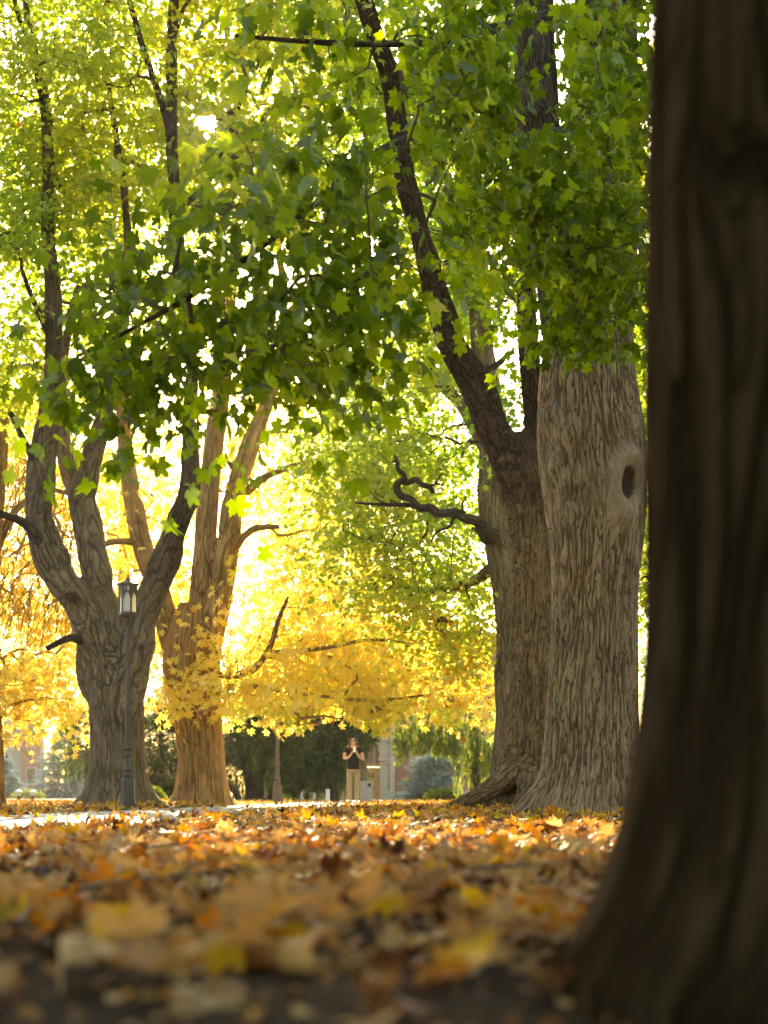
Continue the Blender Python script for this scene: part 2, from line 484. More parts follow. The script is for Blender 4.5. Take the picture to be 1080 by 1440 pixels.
def wood(name, parts, mat, parent, voxel=.03, it=7):
    """trunk and main limbs grown together: the tubes are fused, the forks smoothed, the bark laid along the nearest limb"""
    VV = []; FF = []; o = 0; cl = []
    for pts, kw in parts:
        dk = kw.pop('dark', None)
        V, Q, a, c = tube(pts, **kw)
        n = len(V); VV.append(V); FF += [tuple(f) for f in Q.tolist()]
        FF = FF if o == 0 else FF[:-len(Q)] + [tuple(i + o for i in f) for f in Q.tolist()]
        sd = kw['sides']; FF.append(tuple(o + i for i in range(sd - 1, -1, -1)))
        o += n
        T = np.gradient(c[:, :3], axis=0); T /= np.linalg.norm(T, axis=1)[:, None]
        s_ = np.concatenate([[0], np.cumsum(np.linalg.norm(np.diff(c[:, :3], axis=0), axis=1))])
        cl.append((c, T, s_, float(np.median(c[:, 3])), dk))
    me = bpy.data.meshes.new(name); me.from_pydata(np.vstack(VV).tolist(), [], FF); me.validate()
    ob = bpy.data.objects.new(name, me); COL.objects.link(ob)
    rm = ob.modifiers.new('fuse', 'REMESH'); rm.mode = 'VOXEL'; rm.voxel_size = voxel; rm.adaptivity = 0
    sm = ob.modifiers.new('soften', 'SMOOTH'); sm.factor = .5; sm.iterations = it
    dg = bpy.context.evaluated_depsgraph_get()
    nm = bpy.data.meshes.new_from_object(ob.evaluated_get(dg)); bpy.data.objects.remove(ob)
    k = len(nm.vertices); co = np.empty(k * 3, np.float32); nm.vertices.foreach_get('co', co); co = co.reshape(-1, 3).astype(float)
    best = np.full(k, 1e9); bark = np.zeros((k, 3)); dark = np.zeros(k)
    wob = .06 * fbm(co * 5, 2)
    for j, (c, T, s_, r_, dk) in enumerate(cl):
        for a0 in range(0, k, 40000):
            p = co[a0:a0 + 40000]
            st = c[::2] if len(c) > 60 else c
            d = ((p[:, None, :] - st[None, :, :3]) ** 2).sum(-1) ** .5 - st[None, :, 3]
            i = d.argmin(1); i = i * 2 if len(c) > 60 else i
            dd = d.min(1) + (wob[a0:a0 + 40000] * (1 if j % 2 else -1))
            q = p - c[i, :3]; t = T[i]
            al = (q * t).sum(1); q = q - t * al[:, None]; q /= np.linalg.norm(q, axis=1)[:, None] + 1e-9
            b_ = np.stack([q[:, 0] * r_, q[:, 1] * r_, s_[i] + al], -1) + j * 1.7
            m_ = dd < best[a0:a0 + 40000]
            dk_ = np.zeros(len(p)) if dk is None else np.clip((s_[i] + 1.2 * wob[a0:a0 + 40000] * 4 - dk[0]) / dk[1], 0, 1) * dk[2]
            dark[a0:a0 + 40000][m_] = dk_[m_]
            best[a0:a0 + 40000] = np.where(m_, dd, best[a0:a0 + 40000]); bark[a0:a0 + 40000][m_] = b_[m_]
    nm.vertices.foreach_set('co', (co - np.array(parent.location)).astype(np.float32).ravel())
    at = nm.attributes.new('bark', 'FLOAT_VECTOR', 'POINT'); at.data.foreach_set('vector', bark.astype(np.float32).ravel())
    at = nm.attributes.new('moss_shade', 'FLOAT', 'POINT'); at.data.foreach_set('value', dark.astype(np.float32))
    nm.materials.clear(); nm.materials.append(mat)
    nm.polygons.foreach_set('use_smooth', np.ones(len(nm.polygons), dtype=bool))
    nm.update()
    link(name, nm, parent)
    return [c[0][:, :3] for c in cl]


def px(pts, Y=None):
    """rows (px, py, width px[, Y]) -> rows (x, y, z, r)"""
    out = []
    for t in pts:
        y = t[3] if len(t) > 3 else Y
        out.append((*P(t[0], t[1], y), t[2] / 2 / F * y))
    return out


# ------------------------------------------------------------------ leaf shapes
def outline(half):
    a = [(t, r) for t, r in half] + [(-t, r) for t, r in reversed(half) if 0 < t < 179]
    return np.array([(r * math.sin(rad(t)), r * math.cos(rad(t)), 0) for t, r in a])


HI = [(0, 1.0), (7, .83), (15, .82), (24, .56), (34, .74), (42, .73), (50, .97), (59, .73), (67, .70), (77, .50), (90, .58), (104, .68), (120, .50), (150, .36), (174, .06)]
LO = [(0, 1.0), (24, .52), (50, .95), (77, .47), (104, .65), (150, .34)]


def fan(ol):
    V = np.vstack([[0, 0, 0], ol]); n = len(ol)
    Fc = np.array([(0, 1 + (i + 1) % n, 1 + i) for i in range(n)])
    V[:, 2] += .18 * np.abs(V[:, 0]) - .22 * (V[:, 0] ** 2 + V[:, 1] ** 2)
    return V, Fc


def stalk(V, Fc, L=.7, w=.018):
    o = len(V)
    V = np.vstack([V, [(-w, 0, 0), (w, 0, 0), (w, -L, -.12), (-w, -L, -.12)]])
    return V, np.vstack([Fc, [(o, o + 1, o + 2), (o, o + 2, o + 3)]])


def maple(half, fold, curl, skew, narrow, st=False):
    V, Fc = fan(outline(half)); x, y = V[:, 0].copy(), V[:, 1].copy()
    V[:, 2] = fold * np.abs(x) - curl * (x ** 2 + y ** 2) + skew * x * y
    V[:, 0] = x * narrow + .08 * skew * y
    return stalk(V, Fc) if st else (V, Fc)


LEAVES = ((.18, .22, 0, 1.0), (.5, .35, .2, .85), (-.1, .55, -.3, .95), (.3, .1, .4, .9), (.75, .5, -.2, .7))
MAPLE_HI = [maple(HI, *a, st=True) for a in LEAVES]
MAPLE_LO = [maple(LO, *a) for a in LEAVES[:4]]


def palmate():
    V = []; Fc = []
    for a, L in ((0, 1.0), (38, .95), (-38, .95), (82, .7), (-82, .7)):
        d = np.array((math.sin(rad(a)), math.cos(rad(a)), 0)); w = np.array((d[1], -d[0], 0)) * .17 * L
        o = len(V)
        V += [(0, 0, 0), d * .62 * L + w - np.array((0, 0, .1)), d * L - np.array((0, 0, .34 * L)), d * .62 * L - w - np.array((0, 0, .1))]
        Fc += [(o, o + 2, o + 1), (o, o + 3, o + 2)]
    return np.array(V, dtype=float), np.array(Fc)


PALM = [palmate()]
MAPLE_XLO = [(np.array([(0, 0, 0), (.55, .35, -.06), (.3, .5, .05), (0, 1, -.12), (-.3, .5, .05), (-.55, .35, -.06)], float), np.array([(0, 2, 1), (0, 3, 2), (0, 4, 3), (0, 5, 4)]))]


def curled(kind, seed, hi=True):
    """a dry fallen leaf, curled"""
    g = np.random.default_rng(seed)
    if hi:
        o = outline(HI); n = len(o)
        V = np.vstack([[0, 0, 0], o * .5 + [0, .03, 0], o])
        Fc = [(0, 1 + (i + 1) % n, 1 + i) for i in range(n)]
        for i in range(n):
            k = (i + 1) % n
            Fc += [(1 + i, 1 + k, 1 + n + k), (1 + i, 1 + n + k, 1 + n + i)]
        Fc = np.array(Fc)
        V, Fc = stalk(V, Fc, .75, .02)
    else:
        V, Fc = fan(outline(LO)); V[:, 2] = 0
    x, y = V[:, 0], V[:, 1] - .25
    r2 = x * x + y * y
    z = g.uniform(.15, .75) * (1 if kind != 1 else -1) * r2
    z = z + g.uniform(-.5, .7) * np.abs(x) + g.uniform(-.5, .5) * y * np.abs(y) + g.uniform(-.5, .5) * x * y
    z = z + .12 * vnoise(np.stack([x * 3 + seed, y * 3, 0 * x], -1))
    V = V.copy(); V[:, 2] = z
    k = g.uniform(.7, .95)
    V[:, 0] *= k
    V -= [0, .25, 0]
    return V, Fc


def frames(tip, nrm):
    t = tip / np.linalg.norm(tip, axis=1)[:, None]
    x = np.cross(t, nrm); x /= np.linalg.norm(x, axis=1)[:, None] + 1e-9
    n = np.cross(x, t)
    return np.stack([x, t, n], -1)


def leaf_mesh(name, tmpl, pos, M, size, tint, mat, origin=(0, 0, 0)):
    if isinstance(tmpl, list):
        VV = []; FF = []; TT = []; o = 0; k = len(tmpl)
        for j, (V, Fc) in enumerate(tmpl):
            W = np.einsum('nij,kj->nki', M[j::k] * size[j::k][:, None, None], V) + (pos[j::k] - np.array(origin))[:, None, :]
            n = len(W)
            VV.append(W.reshape(-1, 3)); FF.append((Fc[None] + (np.arange(n) * len(V))[:, None, None]).reshape(-1, 3) + o); TT.append(np.repeat(tint[j::k], len(Fc))); o += n * len(V)
        return mesh_from(name, np.vstack(VV), np.vstack(FF), [mat], False, None, np.concatenate(TT))
    V, Fc = tmpl
    n, k = len(pos), len(V)
    W = np.einsum('nij,kj->nki', M * size[:, None, None], V) + (pos - np.array(origin))[:, None, :]
    Q = (Fc[None] + (np.arange(n) * k)[:, None, None]).reshape(-1, Fc.shape[1])
    return mesh_from(name, W.reshape(-1, 3), Q, [mat], False, None, np.repeat(tint, len(Fc)))


_single = {}


def leaf_objects(parent, tmpl, pos, M, size, tint, mat, name='leaf'):
    """each leaf its own object; alike leaves share mesh data"""
    out = []
    loc = np.array(parent.location) if parent else np.zeros(3)
    for p, m, s, t in zip(pos, M, size, tint):
        b = round(float(np.clip(t, 0, 1)) * 11)
        tp = tmpl[len(out) % len(tmpl)] if isinstance(tmpl, list) else tmpl
        key = (mat.name, id(tp), b)
        if key not in _single:
            _single[key] = mesh_from('leaf', tp[0], tp[1], [mat], False, None, np.full(len(tp[1]), b / 11))
        o = bpy.data.objects.new(name, _single[key]); COL.objects.link(o)
        if parent: o.parent = parent
        mm = Matrix(m.tolist()).to_4x4()
        o.matrix_basis = Matrix.Translation((p - loc).tolist()) @ mm @ Matrix.Scale(float(s), 4)
        out.append(o)
    return out


def ellipsoids(blobs):
    """rows (px, py, Y, half width px, half height px, half depth m, count) -> cluster centres"""
    o = []
    for bx, by, Y, sx, sy, sY, n in blobs:
        d = R.normal(size=(n, 3)); d /= np.linalg.norm(d, axis=1)[:, None]
        d *= R.uniform(0, 1, n)[:, None] ** (1 / 2.4)
        yy = Y + d[:, 1] * sY
        o.append(np.stack([(bx - CX) / F * Y + d[:, 0] * sx / F * Y, yy, CH + (HZ - by) / F * Y + d[:, 2] * sy / F * Y], -1))
    return np.vstack(o)


def in_frame(pos, margin=0):
    u = CX + F * pos[:, 0] / pos[:, 1]; v = HZ - F * (pos[:, 2] - CH) / pos[:, 1]
    return (u > -margin) & (u < 1080 + margin) & (v > -margin) & (v < 1440 + margin), u, v


def grow_crown(root, skel, centres, tmpl, mat, twig_mat, K=26, spread=.55, size=(.06, .085), tint=(.1, .9), flat=.35, tilt=.75, droop=.5, twig_r=.0045, parts=0, keep=None, name='foliage', rmax=.06, zcol=None, patch=.22):
    """branches reach from the skeleton to every cluster; leaves stand in sprays round the branch ends"""
    nodes = np.asarray(skel, dtype=float)
    npar = np.full(len(nodes), -1)
    order = np.argsort([np.min(np.linalg.norm(nodes - c, axis=1)) for c in centres])
    centres = centres[order]
    paths = []; par = []
    nod = [nodes]; allN = nodes; allP = npar
    for c in centres:
        d = allN - c
        dist = np.linalg.norm(d, axis=1) + .6 * np.maximum(d[:, 2], 0)
        i = int(np.argmin(dist)); a = allN[i]
        L = np.linalg.norm(c - a)
        jit = R.normal(size=3) * L * .07
        m1 = a + (c - a) * .33 + jit + np.array((0, 0, .06 * L)); m2 = a + (c - a) * .68 + jit * .8 + np.array((0, 0, .08 * L))
        k = len(paths)
        paths.append(np.array([a, m1, m2, c])); par.append(allP[i])
        allN = np.vstack([allN, m1, m2, c]); allP = np.concatenate([allP, [k, k, k]])
    wgt = np.ones(len(paths))
    for k in range(len(paths) - 1, -1, -1):
        if par[k] >= 0: wgt[par[k]] += wgt[k]
    VV = []; QQ = []; o = 0; sd = 5
    th = np.arange(sd) * 2 * math.pi / sd
    for p, w in zip(paths, wgt):
        r0 = min(rmax, twig_r * (1 + w) ** .62); r1 = max(twig_r, r0 * .55)
        T = p[-1] - p[0]; T = T / (np.linalg.norm(T) + 1e-9)
        u = np.cross(T, (.3, .2, .93)); u /= np.linalg.norm(u) + 1e-9; wv = np.cross(T, u)
        for q, r in zip(p, np.linspace(r0, r1, 4)):
            VV.append(q + r * (np.cos(th)[:, None] * u + np.sin(th)[:, None] * wv))
        j = np.arange(sd); j2 = (j + 1) % sd
        for s in range(3):
            QQ.append(np.stack([o + s * sd + j, o + s * sd + j2, o + (s + 1) * sd + j2, o + (s + 1) * sd + j], -1))
        o += 4 * sd
    if VV:
        me = mesh_from('branches', np.vstack(VV) - np.array(root.location), np.vstack(QQ), [twig_mat], True)
        link('branches', me, root, 'stuff')
    M = len(centres)
    dirs = np.array([p[3] - p[1] for p in paths]); dirs /= np.linalg.norm(dirs, axis=1)[:, None] + 1e-9
    dirs = dirs * np.array((1, 1, .5)) + R.normal(size=(M, 3)) * .35
    dirs /= np.linalg.norm(dirs, axis=1)[:, None]
    side = np.cross(dirs, (0, 0, 1.0)); side /= np.linalg.norm(side, axis=1)[:, None] + 1e-9
    up = np.cross(side, dirs)
    cs = spread * R.uniform(.65, 1.35, (M, 1, 1))
    al = R.uniform(-1.0, 1.0, (M, K, 1)); la = R.normal(size=(M, K, 1)) * .5; ve = R.normal(size=(M, K, 1)) * flat * .6
    pos = centres[:, None] + cs * (al * dirs[:, None] + la * side[:, None] + ve * up[:, None])
    pos[..., 2] -= (droop * .35 * cs[..., 0] * (np.abs(al[..., 0]) ** 2 + la[..., 0] ** 2))
    tip = np.sign(la) * side[:, None] * .8 + dirs[:, None] * .7 + R.normal(size=(M, K, 3)) * .45
    tip[..., 2] -= droop
    nrm = R.normal(size=(M, K, 3)) * tilt; nrm[..., 2] += 1.0
    tb = R.uniform(0, 1, (M, 1)); tl = R.uniform(0, 1, (M, K))
    tn = tint[0] + (tint[1] - tint[0]) * np.clip(.55 * tb + .45 * tl + R.normal(size=(M, K)) * .08, 0, 1)
    pos = pos.reshape(-1, 3); Mx = frames(tip.reshape(-1, 3), nrm.reshape(-1, 3)); tn = tn.ravel()
    tn = np.clip(tn + patch * vnoise(pos * .55 + 9), 0, 1)
    if zcol is not None: tn = np.clip(tn + zcol(pos), 0, 1)
    sz = R.uniform(size[0], size[1], len(pos))
    if keep is not None:
        k = keep(pos); pos, Mx, tn, sz = pos[k], Mx[k], tn[k], sz[k]
    if parts:
        inf, u, v = in_frame(pos, -8)
        score = np.where(inf, sz / pos[:, 1], 0)
        pick = np.argsort(-score)[:parts]
        leaf_objects(root, tmpl, pos[pick], Mx[pick], sz[pick], tn[pick], mat)
        rest = np.ones(len(pos), bool); rest[pick] = False
        pos, Mx, tn, sz = pos[rest], Mx[rest], tn[rest], sz[rest]
    link(name, leaf_mesh(name, tmpl, pos, Mx, sz, tn, mat, root.location), root, 'stuff')


# ------------------------------------------------------------------ the ground
TREE_BASES = []


def gz(x, y):
    x = np.asarray(x, dtype=float); y = np.asarray(y, dtype=float)
    z = .018 * fbm(np.stack([x * .9, y * .6, 0 * x], -1), 2) - .008
    z = z + .05 * np.exp(-(((x + 4.2) / 1.6) ** 2 + ((y - 25) / 4) ** 2))
    z = z + .07 * np.exp(-(((x - 2.2) / 1.3) ** 2 + ((y - 15.5) / 3.0) ** 2))
    z = z - .05 * np.exp(-(((x - .75) / .45) ** 2 + ((y - 1.5) / .6) ** 2))
    z = z * np.clip((90 - y) / 30, 0, 1)
    return z


def path_edge(y):      # right edge and left edge of the concrete path
    xr = -2.05 + (y - 7) * .062 - .35 * np.exp(-((y - 4) / 3) ** 2)
    return xr - 2.3, xr


def graded(a, b, n, p):
    t = np.linspace(0, 1, n)
    return a + (b - a) * t ** p


ys = np.concatenate([np.linspace(-12, 0, 16)[:-1], graded(0, 60, 260, 2.0), graded(62, 1500, 30, 2.2)])
xs = np.concatenate([-graded(0, 900, 60, 3.2)[::-1][:-1], graded(0, 900, 60, 3.2)])
GX, GY = np.meshgrid(xs, ys)
GZ = gz(GX, GY)
lft, rgt = path_edge(GY)
inp = (GX > lft - .3) & (GX < rgt + .3) & (GY < 60)
GZ = np.where(inp, np.minimum(GZ, 0) * .2 - .035, GZ)
nx, ny = len(xs), len(ys)
ii = np.arange(ny - 1)[:, None] * nx; jj = np.arange(nx - 1)[None]
GQ = np.stack([ii + jj, ii + jj + 1, ii + nx + jj + 1, ii + nx + jj], -1).reshape(-1, 4)

m, nt, out = new_mat('soil')
L = nt.links.new
t = N(nt, 'ShaderNodeTexCoord')
n1 = N(nt, 'ShaderNodeTexNoise'); n1.inputs['Scale'].default_value = 22; n1.inputs['Detail'].default_value = 9; n1.inputs['Roughness'].default_value = .7; L(t.outputs['Object'], n1.inputs['Vector'])
n2 = N(nt, 'ShaderNodeTexNoise'); n2.inputs['Scale'].default_value = 1.1; n2.inputs['Detail'].default_value = 4; L(t.outputs['Object'], n2.inputs['Vector'])
c1 = ramp(nt, n1.outputs[0], [(.3, (.016, .011, .007)), (.52, (.045, .031, .020)), (.68, (.10, .068, .042)), (.75, (.22, .14, .08))])
c2 = ramp(nt, n2.outputs[0], [(.4, (.55, .5, .45)), (.65, (1.2, 1.1, .95))])
mx = N(nt, 'ShaderNodeMix', data_type='RGBA', blend_type='MULTIPLY'); mx.inputs[0].default_value = 1; L(c1.outputs[0], mx.inputs[6]); L(c2.outputs[0], mx.inputs[7])
b = N(nt, 'ShaderNodeBsdfPrincipled'); b.inputs['Roughness'].default_value = .95; b.inputs['Specular IOR Level'].default_value = .08; L(mx.outputs[2], b.inputs['Base Color'])
bp = N(nt, 'ShaderNodeBump'); bp.inputs['Distance'].default_value = .03; L(n1.outputs[0], bp.inputs['Height']); L(bp.outputs[0], b.inputs['Normal'])
L(b.outputs[0], out.inputs[0])
SOIL = m
go = link('ground', mesh_from('ground', np.stack([GX, GY, GZ], -1).reshape(-1, 3), GQ, [SOIL], True), None, 'structure')

CONC = plain('concrete', (.42, .40, .37), .8, 0, .18, 6, .25)
pth = bpy.data.objects.new('path', None); COL.objects.link(pth); pth['kind'] = 'structure'
y = -2.0
while y < 58:
    y2 = y + 1.8 - .02
    l0, r0 = path_edge(y); l1, r1 = path_edge(y2)
    mb = MB(); h = .012 + random.uniform(-.004, .004)
    mb.add([(l0, y, -.1), (r0, y, -.1), (r1, y2, -.1), (l1, y2, -.1), (l0, y, h), (r0, y, h), (r1, y2, h), (l1, y2, h)],
           [(0, 3, 2, 1), (4, 5, 6, 7), (0, 1, 5, 4), (1, 2, 6, 5), (2, 3, 7, 6), (3, 0, 4, 7)])
    mb.build('paving_slab', CONC, pth, bevel=.008)
    y += 1.8


# ------------------------------------------------------------------ trees
def trunk_base(pxc, Y):
    x = (pxc - CX) / F * Y
    return Vector((x, Y, float(gz(x, Y)) - .02))


# --- the great trunk on the right
T1 = empty('maple_tree', trunk_base(830, 14), 'massive maple trunk with a hollow oval knot and deeply ridged grey bark', 'tree', 'trees in the park')
zb = T1.location.z
knot_c = P(872, 682, 13.6)
knots = [dict(c=knot_c, n=(.45, -.89, 0), a=.16, b=.36, h=.10, hole=.44, depth=.08, smooth=.7),
         dict(c=P(812, 692, 13.5), n=(-.15, -1, 0), a=.16, b=.26, h=.035, hole=.3, depth=.05, dark=0, smooth=.2),
         dict(c=P(775, 620, 13.7), n=(-.7, -.7, 0), a=.2, b=.35, h=.05, hole=.01, depth=0, smooth=.15)]
tr1 = px([(828, 1180, 132), (829, 1140, 128), (832, 1100, 126), (834, 1000, 122), (836, 900, 120), (837, 800, 123), (838, 730, 134), (836, 665, 144), (831, 605, 146), (827, 545, 134), (828, 480, 120), (826, 420, 130), (822, 340, 136)], 14)
limb_obj('trunk', tr1, BARK_BIG, T1, ds=.015, sides=220, moss_shade=(P(0, 520, 14)[2], 1.1, .95), flare=(.62, .42), rough=.042, seed=1.7, knots=knots, z0=zb,  # trunk top darkened in the bark colour, standing in for crown shade
         roots=[(rad(200), .9, .35), (rad(262), .5, .3), (rad(325), .8, .35), (rad(60), .7, .4), (rad(130), .7, .4)])
sk1 = []
sk1.append(limb_obj('limb', px([(800, 480, 70), (785, 380, 70), (768, 280, 64), (757, 180, 60), (753, 80, 58), (750, -40, 54), (740, -200, 46)], 14), BARK_LIMB, T1, ds=.06, sides=28, seed=3.1))
sk1.append(limb_obj('limb', px([(840, 480, 100), (842, 380, 104), (845, 280, 100), (848, 180, 98), (850, 80, 94), (855, -40, 88), (870, -200, 70)], 14.1), BARK_LIMB, T1, ds=.06, sides=30, seed=4.2))
sk1.append(limb_obj('limb', px([(757, 150, 18, 13.8), (725, 163, 14, 13.3), (635, 183, 11, 12), (545, 205, 10, 10.4), (440, 290, 9, 9), (310, 390, 8, 8.4), (190, 460, 6, 8.1), (110, 500, 4, 8)]), BARK_LIMB, T1, ds=.08, sides=10, seed=5))
sk1.append(limb_obj('limb', px([(850, 250, 24, 13.7), (840, 285, 18, 12.7), (825, 320, 12, 11.6), (800, 360, 8, 11.0)]), BARK_LIMB, T1, ds=.08, sides=10, seed=6))
sk1.append(limb_obj('limb', px([(850, 60, 24, 13.7), (800, 20, 18, 12.4), (700, 40, 14, 11), (600, 60, 10, 9.8), (460, 60, 8, 9.2), (330, 50, 5, 9)]), BARK_LIMB, T1, ds=.08, sides=10, seed=7))
b1 = [(835, 350, 11.6, 85, 90, .9, 50), (840, 200, 11.8, 85, 100, .9, 50), (720, 200, 10.8, 80, 110, 1.1, 36), (630, 120, 9.8, 100, 110, 1.2, 36),
      (530, 300, 9, 120, 110, 1.2, 22), (410, 390, 8.6, 150, 150, 1.5, 19), (250, 405, 8.4, 165, 115, 1.3, 17), (310, 520, 8.2, 70, 35, .5, 5), (205, 555, 8.1, 60, 30, .4, 5), (110, 430, 8.4, 80, 60, .6, 8), (470, 440, 8.6, 70, 90, .8, 12), (150, 520, 8, 80, 50, .5, 14),
      (430, 515, 8.2, 60, 55, .5, 12), (570, 400, 9.2, 55, 50, .5, 10), (825, 460, 12, 65, 38, .4, 15), (650, 300, 10.2, 75, 60, .8, 20),
      (400, 270, 8.8, 140, 70, 1.0, 10), (480, 490, 8.6, 50, 80, .6, 9), (160, 350, 8.8, 90, 90, .8, 5), (380, 20, 9, 90, 45, .7, 7), (860, 50, 12, 75, 80, .8, 30), (500, 60, 9.3, 80, 60, .6, 10), (740, 60, 10.5, 60, 60, .8, 14), (760, 300, 11, 60, 60, .8, 16)]


def keep1(p):
    _, u, v = in_frame(p)
    vis = (u > 735) & (u < 910) & (v > 520)
    lim = (np.abs(u - np.interp(v, [0, 100, 175, 250, 330, 400, 480, 560, 640, 700], [510, 545, 558, 572, 592, 612, 640, 672, 705, 730])) < 30) & (R.uniform(size=len(u)) < .86)
    lim |= (u > 722) & (u < 790) & (v < 185) & (R.uniform(size=len(u)) < .8)
    lim |= (u < 108) & (v < 505) & (R.uniform(size=len(u)) < .85)
    return ~vis & ~lim & (np.hypot(u - 290, v - 172) > 20 + 8 * vnoise(np.stack([u * .07, v * .07, 0 * u], -1)))


grow_crown(T1, np.vstack(sk1), ellipsoids(b1), MAPLE_HI, LEAF_G, TWIG, K=14, spread=.42, size=(.055, .112), tint=(0, 1.0), flat=.6, tilt=.95, droop=.85, twig_r=.003, parts=300, keep=keep1, rmax=.025)

# --- the tree just behind it, with the long dark limb
T2 = empty('maple_tree', trunk_base(748, 18), 'forked maple behind the massive trunk, long dark limb leaning left', 'tree', 'trees in the park')
root2 = [(px(pts), dict(ds=.05, sides=24, rough=.12, seed=20.0 + sd)) for pts, sd in (([(735, 1070, 46, 17.9), (712, 1096, 38, 17.6), (680, 1116, 28, 17.4), (648, 1130, 18, 17.2), (612, 1143, 9, 17.1)], 1), ([(745, 1085, 34, 17.7), (742, 1116, 28, 17.2), (728, 1136, 20, 16.9), (700, 1150, 10, 16.7)], 2), ([(760, 1090, 30, 17.7), (772, 1120, 24, 17.0), (770, 1142, 14, 16.6)], 3))]
k2 = wood('trunk', [  # dark rows: mossy dark bark with shade painted in
    (px([(748, 1165, 92), (747, 1120, 88), (750, 1050, 76), (753, 950, 68), (753, 850, 64), (751, 770, 62), (745, 700, 70), (736, 650, 60), (730, 610, 30)], 18), dict(dark=(3.5, 1.0, .75), ds=.05, sides=60, flare=(.6, .3), rough=.035, seed=2.3, z0=T2.location.z, roots=[(rad(190), 1.2, .3), (rad(235), .7, .3), (rad(285), .9, .3), (rad(330), .8, .3)])),
    (px([(748, 790, 46), (731, 690, 56), (700, 618, 48), (681, 570, 44), (660, 528, 43), (637, 488, 40), (618, 430, 35), (604, 380, 31), (590, 325, 28), (572, 255, 27), (560, 180, 25), (546, 105, 25), (524, 40, 24), (505, -20, 22), (470, -120, 18)], 18), dict(ds=.06, sides=32, rough=.1, seed=9.1, dark=(.3, 1.0, 1.0))),
    (px([(742, 780, 44), (748, 670, 40), (753, 600, 32), (746, 520, 29), (740, 440, 26), (742, 340, 22), (735, 200, 18)], 18.1), dict(ds=.06, sides=24, seed=10.1, dark=(.2, .8, .95)))] + root2, BARK_BEHIND, T2, .024, 6)
sk2 = k2[1:3]
sk2.append(limb_obj('limb', px([(662, 530, 14, 18), (700, 512, 9, 18.3), (712, 500, 6, 18.5)]), BARK_LIMB, T2, ds=.05, sides=8, seed=10.8))
b2 = [(560, 120, 19, 110, 140, 1.5, 60), (470, -40, 18.5, 130, 80, 1.5, 40), (700, 120, 19.5, 90, 140, 1.3, 60), (690, 400, 19.8, 50, 60, .8, 12), (640, 330, 20, 60, 80, 1, 18), (900, 300, 19, 40, 300, 1.0, 50), (925, 560, 20, 34, 200, 1.2, 60), (915, 800, 20.5, 26, 90, 1, 26), (700, 560, 20, 30, 60, .6, 8), (640, -60, 19, 160, 60, 1.5, 40)]
grow_crown(T2, np.vstack(sk2), ellipsoids(b2), MAPLE_LO, LEAF_C, TWIG, K=26, spread=.5, size=(.07, .10), tint=(0, .75), droop=.6, twig_r=.004, keep=lambda p: ~((np.abs(in_frame(p)[1] - 560) < 22) & (p[:, 1] < 18.4)))

# --- third trunk, with the crooked dead branch
T3 = empty('maple_tree', trunk_base(716, 23), 'slimmer leaning trunk with a crooked bare branch, behind the forked maple', 'tree', 'trees in the park')
limb_obj('trunk', px([(712, 1160, 60), (714, 1110, 56), (714, 1050, 42), (715, 950, 38), (714, 870, 38), (708, 800, 40), (700, 750, 40), (694, 700, 40), (690, 620, 38), (682, 520, 34), (674, 430, 30), (668, 320, 24), (660, 180, 18), (650, 0, 12)], 23), BARK_GREY, T3, ds=.07, sides=36, flare=(.5, .3), rough=.1, seed=5.5, z0=T3.location.z, roots=[(rad(200), .8, .4)])
sk3 = [np.array([P(690, 620, 23), P(682, 520, 23), P(674, 430, 23), P(668, 320, 23), P(660, 180, 23), P(655, 80, 23), P(700, 750, 23.2), P(712, 820, 23.2)])]
for pts, sd in (([(690, 755, 26, 22.7), (679, 742, 20, 22.3), (671, 733, 16, 22.2), (655, 729, 15, 22), (640, 721, 15, 22), (618, 722, 13, 21.9), (605, 714, 13, 21.85), (590, 714, 12, 21.8), (577, 702, 11, 21.7), (564, 697, 11, 21.7), (557, 686, 11, 21.7), (562, 677, 9, 21.65), (575, 678, 9, 21.6), (585, 674, 8, 21.55), (594, 682, 8, 21.5), (603, 684, 7, 21.5), (610, 693, 5, 21.5)], 6.1),
                ([(570, 680, 8, 21.6), (568, 668, 7, 21.6), (560, 660, 6, 21.6), (558, 647, 5, 21.5), (551, 636, 3, 21.5)], 6.3), ([(592, 714, 7, 21.8), (570, 710, 6, 21.8), (545, 710, 5, 21.8), (500, 707, 3, 21.8)], 6.4),
                ([(603, 684, 5, 21.5), (612, 680, 3, 21.5), (622, 664, 2, 21.5)], 6.5), ([(612, 680, 3, 21.5), (626, 683, 2, 21.5)], 6.55), ([(640, 722, 6, 22), (632, 740, 4, 21.9), (615, 748, 3, 21.9), (606, 762, 2, 21.9)], 6.6), ([(655, 729, 6, 22), (650, 712, 4, 21.9), (655, 698, 2, 21.9)], 6.65), ([(545, 710, 4, 21.8), (530, 702, 2, 21.8), (520, 690, 1.5, 21.8)], 6.7), ([(558, 647, 4, 21.5), (548, 650, 2, 21.5), (538, 642, 1.5, 21.5)], 6.75)):
    limb_obj('bare_branch', px(pts), BARK_LIMB, T3, ds=.035, sides=10, rough=.14, seed=sd)
sk3.append(limb_obj('limb', px([(690, 640, 22, 23.1), (640, 560, 16, 23.8), (580, 520, 12, 24.4), (500, 500, 8, 25)]), BARK_GREY, T3, ds=.1, sides=10, seed=6.6))
sk3.append(limb_obj('limb', px([(704, 790, 20, 23.3), (660, 820, 14, 24), (600, 830, 11, 24.6), (540, 810, 8, 25)]), BARK_GREY, T3, ds=.1, sides=10, seed=6.8))
sk3.append(limb_obj('limb', px([(676, 450, 18, 23.2), (630, 350, 14, 24), (600, 250, 10, 24.5), (560, 120, 7, 25)]), BARK_GREY, T3, ds=.1, sides=10, seed=6.9))
